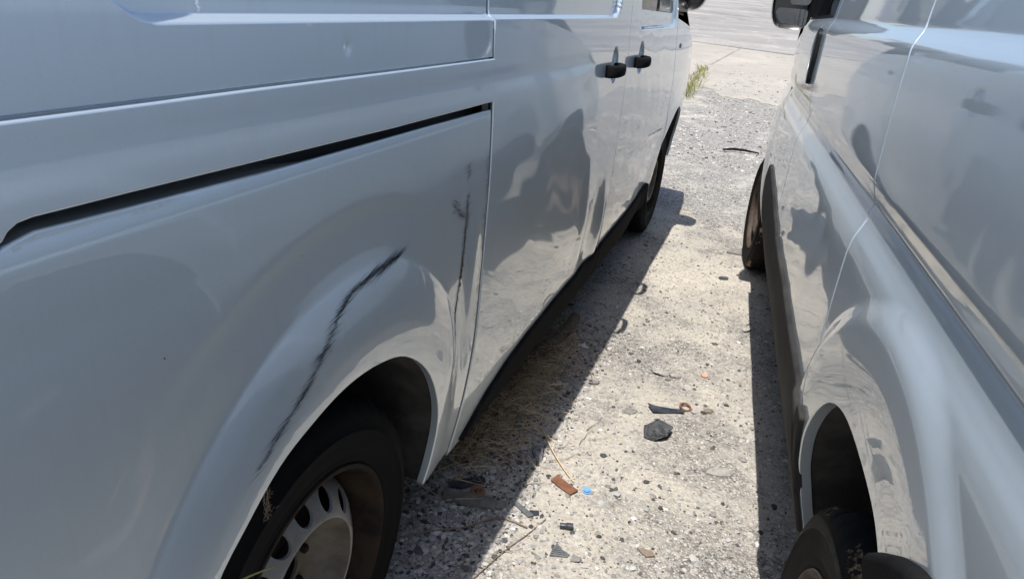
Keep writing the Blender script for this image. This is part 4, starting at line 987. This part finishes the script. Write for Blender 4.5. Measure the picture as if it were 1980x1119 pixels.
flake('plastic_scrap', .20, 2.352, poly_of(.020, .014, 3, 5), .004, BLUE, 'tiny blue plastic scrap in the shade near the brown pipe', 'plastic scrap', .4, (.2, .1), .004)
flake('plastic_scrap', .062, 1.95, poly_of(.024, .018, 6, 5), .004, BLUE, 'tiny blue plastic scrap among the straw behind the ash grey rock', 'plastic scrap', .9, (.2, .2), .012)
flake('stone_flake', .345, 2.29, poly_of(.032, .026, 22, 6), .008, GREYST, 'dark grey stone flake below the white plastic scrap', 'stone flake', .2, (.1, .1), .003)
# scattered dark stones in the shade of the right van
k = 0; LAB = ['dark stone in the shade level with the pale pair of stones', 'large dark stone in the right shade level with the rusty ring', 'small dark stone right of the slate rock, in the shade', 'biggest dark stone in the shade by the near end of the cladding', 'farthest small dark stone in the shade beside the right van', 'dark stone in the shade ahead of the right rear tyre', 'nearest dark stone in the shade beside the right rear tyre']
for x, y, s_ in ((1.02, 2.22, .016), (1.01, 2.02, .019), (.965, 1.92, .013), (.93, 1.74, .020), (1.05, 2.42, .012), (.905, 1.60, .014), (.93, 1.50, .017)):
    o = stone('stone', x, y, s_, s_ * .8, s_ * .6, SLATE if k % 2 else GREYST, LAB[k], 'stone', k, 60 + k, .2, 1); o['group'] = 'dark stones in the right shade'; k += 1
# far litter on the lane
bm = bmesh.new(); tube(bm, [(1.95, 6.96, .02), (2.06, 6.98, .03), (2.17, 6.95, .03), (2.30, 6.92, .018)], [.009, .013, .011, .006], 8)
for v in bm.verts: v.co.z += tz(v.co.x, v.co.y)
tag(from_bm('stick', bm, TRIM, smooth=True), 'dark stick lying across the lane near the right front wheel', 'stick')
bm = bmesh.new(); tube(bm, [(1.06, 4.76, .008), (1.12, 4.75, .014), (1.19, 4.735, .010), (1.25, 4.72, .006)], [.002, .004, .004, .002], 6)
tag(from_bm('straw_stalk', bm, STRAW, smooth=True), 'single yellow straw stalk beside the left front wheel', 'straw')
for (x, y, w, h, m, lab, sd) in ((1.36, 3.96, .20, .12, GREYST, 'grey stone slab sunk in the lane beyond the pale pair', 51), (1.12, 3.50, .06, .04, SLATE, 'dark stone chip in the lane between the two front wheels', 52)):
    flake('stone_flake', x, y, poly_of(w, h, sd, 8, .2), .008, m, lab, 'stone flake', .3, (.02, .02), .001)

# straw, twigs and stalks
def blades(name, items, m, stuff=True, sides=3):
    v = []; f = []
    for pts, w in items:
        pts = [Vector(p) for p in pts]; n = len(pts); b = len(v)
        for i, p in enumerate(pts):
            d = (pts[min(i + 1, n - 1)] - pts[max(i - 1, 0)]).normalized(); a = d.cross(Vector((.2, .1, 1))).normalized(); c = a.cross(d); r_ = w * (1 - .7 * i / (n - 1))
            for k in range(sides): v.append(p + (a * math.cos(k * 2 * math.pi / sides) + c * math.sin(k * 2 * math.pi / sides)) * r_)
        for i in range(n - 1):
            for k in range(sides): f.append((b + i * sides + k, b + i * sides + (k + 1) % sides, b + (i + 1) * sides + (k + 1) % sides, b + (i + 1) * sides + k))
    o = raw(name, v, f, m, None, True)
    if stuff: o['kind'] = 'stuff'
    return o
R_ = random.Random(5); it = []
def lane(s_, u): p = TL * s_ + NL * u; return p.x, p.y
for i in range(3800):
    t = min(1, R_.betavariate(2.2, 2.2)); s_ = 1.55 + t * 1.1 + R_.gauss(0, .08); u = -.64 + R_.gauss(0, .075) - .03 * math.sin(3 * t)
    x, y = lane(s_, u); a = R_.gauss(-.2, 1.1); L = R_.uniform(.03, .14); z = tz(x, y) + abs(R_.gauss(.010, .022)) + .003
    dx, dy, dz = math.cos(a) * L / 3, math.sin(a) * L / 3, R_.gauss(0, .010)
    it.append(([(x - dx * 1.5, y - dy * 1.5, max(tz(x, y) + .002, z - dz)), (x - dx * .5, y - dy * .5, z + R_.uniform(0, .006)), (x + dx * .5, y + dy * .5, z + R_.uniform(0, .006)), (x + dx * 1.5, y + dy * 1.5, max(tz(x, y) + .002, z + dz))], R_.uniform(.0007, .0018)))
blades('dry_straw', it[:2600], STRAW); blades('dry_straw', it[2600:], TWIG)
it = []
for i in range(30):
    s_ = R_.uniform(1.0, 2.6); u = R_.uniform(-.72, -.30); x, y = lane(s_, u); a = R_.uniform(-.6, 1.6); L = R_.uniform(.06, .18); pts = []
    for k in range(6):
        pts.append((x, y, tz(x, y) + .003 + R_.uniform(0, .006))); x += math.cos(a) * L / 5; y += math.sin(a) * L / 5; a += R_.gauss(0, .28)
    it.append((pts, R_.uniform(.0008, .0016)))
blades('twigs', it, TWIG)
def twig(pts, r, label, m=TWIG, name='twig'):
    bm = bmesh.new(); tube(bm, curve_pts([(x, y, tz(x, y) + z) for x, y, z in pts], 4), r, 6); return tag(from_bm(name, bm, m, smooth=True), label, name.replace('_', ' '))
twig([(-.27, 1.37, .008), (-.16, 1.415, .012), (-.06, 1.45, .010), (.02, 1.50, .008), (.10, 1.475, .005)], .0022, 'long thin brown twig by the left rear tyre, crossing into the sun')
twig([(-.10, 1.18, .004), (-.025, 1.285, .006), (.045, 1.385, .006), (.10, 1.45, .005), (.15, 1.515, .004)], .0014, 'thin branching twig on the sunlit ground at the bottom edge')
twig([(.14, 1.95, .010), (.17, 1.83, .012), (.205, 1.74, .008), (.235, 1.68, .006)], .0020, 'pale straw stalk leaning from the ash grey rock to the rusty strap', STRAW, 'straw_stalk')
# weeds growing out of the joint of the apron
it = []; it2 = []
for i in range(260):
    t = R_.random() ** 1.2; x = 2.09 + t * .95 + R_.gauss(0, .05); y = 9.85 + t * 3.1 + R_.gauss(0, .12); h = R_.uniform(.04, .14) * (1.1 - .5 * t); a = R_.uniform(0, 6.28); l = R_.uniform(.02, .12)
    z = tz(x, y); q = ([(x, y, z), (x + l * .3 * math.cos(a), y + l * .3 * math.sin(a), z + h * .55), (x + l * math.cos(a), y + l * math.sin(a), z + h)], R_.uniform(.003, .007)); (it if R_.random() < .55 else it2).append(q)
blades('weeds', it, WEED); blades('weeds', it2, WEED2)
it = []
for i in range(60):
    x = 2.32 + R_.gauss(0, .09); y = 11.6 + R_.gauss(0, .12); h = R_.uniform(.05, .14); a = R_.uniform(0, 6.28); z = tz(x, y)
    it.append(([(x, y, z), (x + .05 * math.cos(a), y + .05 * math.sin(a), z + h)], .006))
blades('weeds', it, TWIG)
# dry stalks caught on the left rear wheel
def on_left(s_, z, out_): p = locL + TL * s_ + NL * (HALF + out_); return Vector((p.x, p.y, z))
bm = bmesh.new(); stem = [(-.176, .722, -.004), (-.165, .700, -.002), (-.156, .668, -.001), (-.155, .648, -.001)]
tube(bm, [on_left(*p) for p in stem], [.0012, .001, .0009, .0006], 5)
for i in range(70):
    t = R_.random(); s0 = -.155 + R_.gauss(0, .005); z0 = .625 + t * .05; a = R_.gauss(-1.57, .55); L = R_.uniform(.005, .011)
    tube(bm, [on_left(s0, z0, -.003 + R_.gauss(0, .002)), on_left(s0 + math.cos(a) * L * .5, z0 + math.sin(a) * L * .5, -.003), on_left(s0 + math.cos(a) * L, z0 + math.sin(a) * L, -.003)], [.0003, .0007, .0002], 4)
tag(from_bm('grass_stalk', bm, TWIG, smooth=True), 'dry grass stalk with a seed head hanging over the left rear tyre', 'grass stalk')
bm = bmesh.new(); tube(bm, [on_left(*p) for p in ((-.255, .592, .008), (-.215, .575, .009), (-.178, .555, .009), (-.144, .533, .007))], [.0018, .0016, .0012, .0004], 5)
tag(from_bm('grass_straw', bm, WEED2, smooth=True), 'pale yellow grass blade in front of the left rear tyre', 'grass blade')

# ------------------------------------------------------------------ the building across the road, seen mirrored in the van sides
bld = empty('white_building', (-4, 52, tz(-4, 52)), -.05); tag(bld, 'long white building with dark windows across the road', 'building')
WALL = worn('white render', (.66, .65, .62), (.56, .54, .50), .9, .6, .2); ROOFM = mat('roof sheet', (.30, .28, .27), .8); DOORM = mat('grey door', (.22, .24, .26), .6)
def box(nm, x0, x1, y0, y1, z0, z1, m, par):
    bm = bmesh.new(); prism(bm, [(x0, y0), (x1, y0), (x1, y1), (x0, y1)], z0, z1); return from_bm(nm, bm, m, par)
box('wall', -13, 10, 0, 9, -.8, 5.2, WALL, bld); box('roof', -13.4, 10.4, -.4, 9.4, 5.2, 5.55, ROOFM, bld)
for i in range(6):
    x = -11 + i * 3.6
    fr = box('window', x, x + 1.5, -.06, .05, 1.3, 2.7, WALL, bld); box('pane', x + .08, x + 1.42, -.075, -.062, 1.38, 2.62, GLASS, fr)
box('door', 8.0, 9.2, -.05, .05, -.2, 2.2, DOORM, bld)
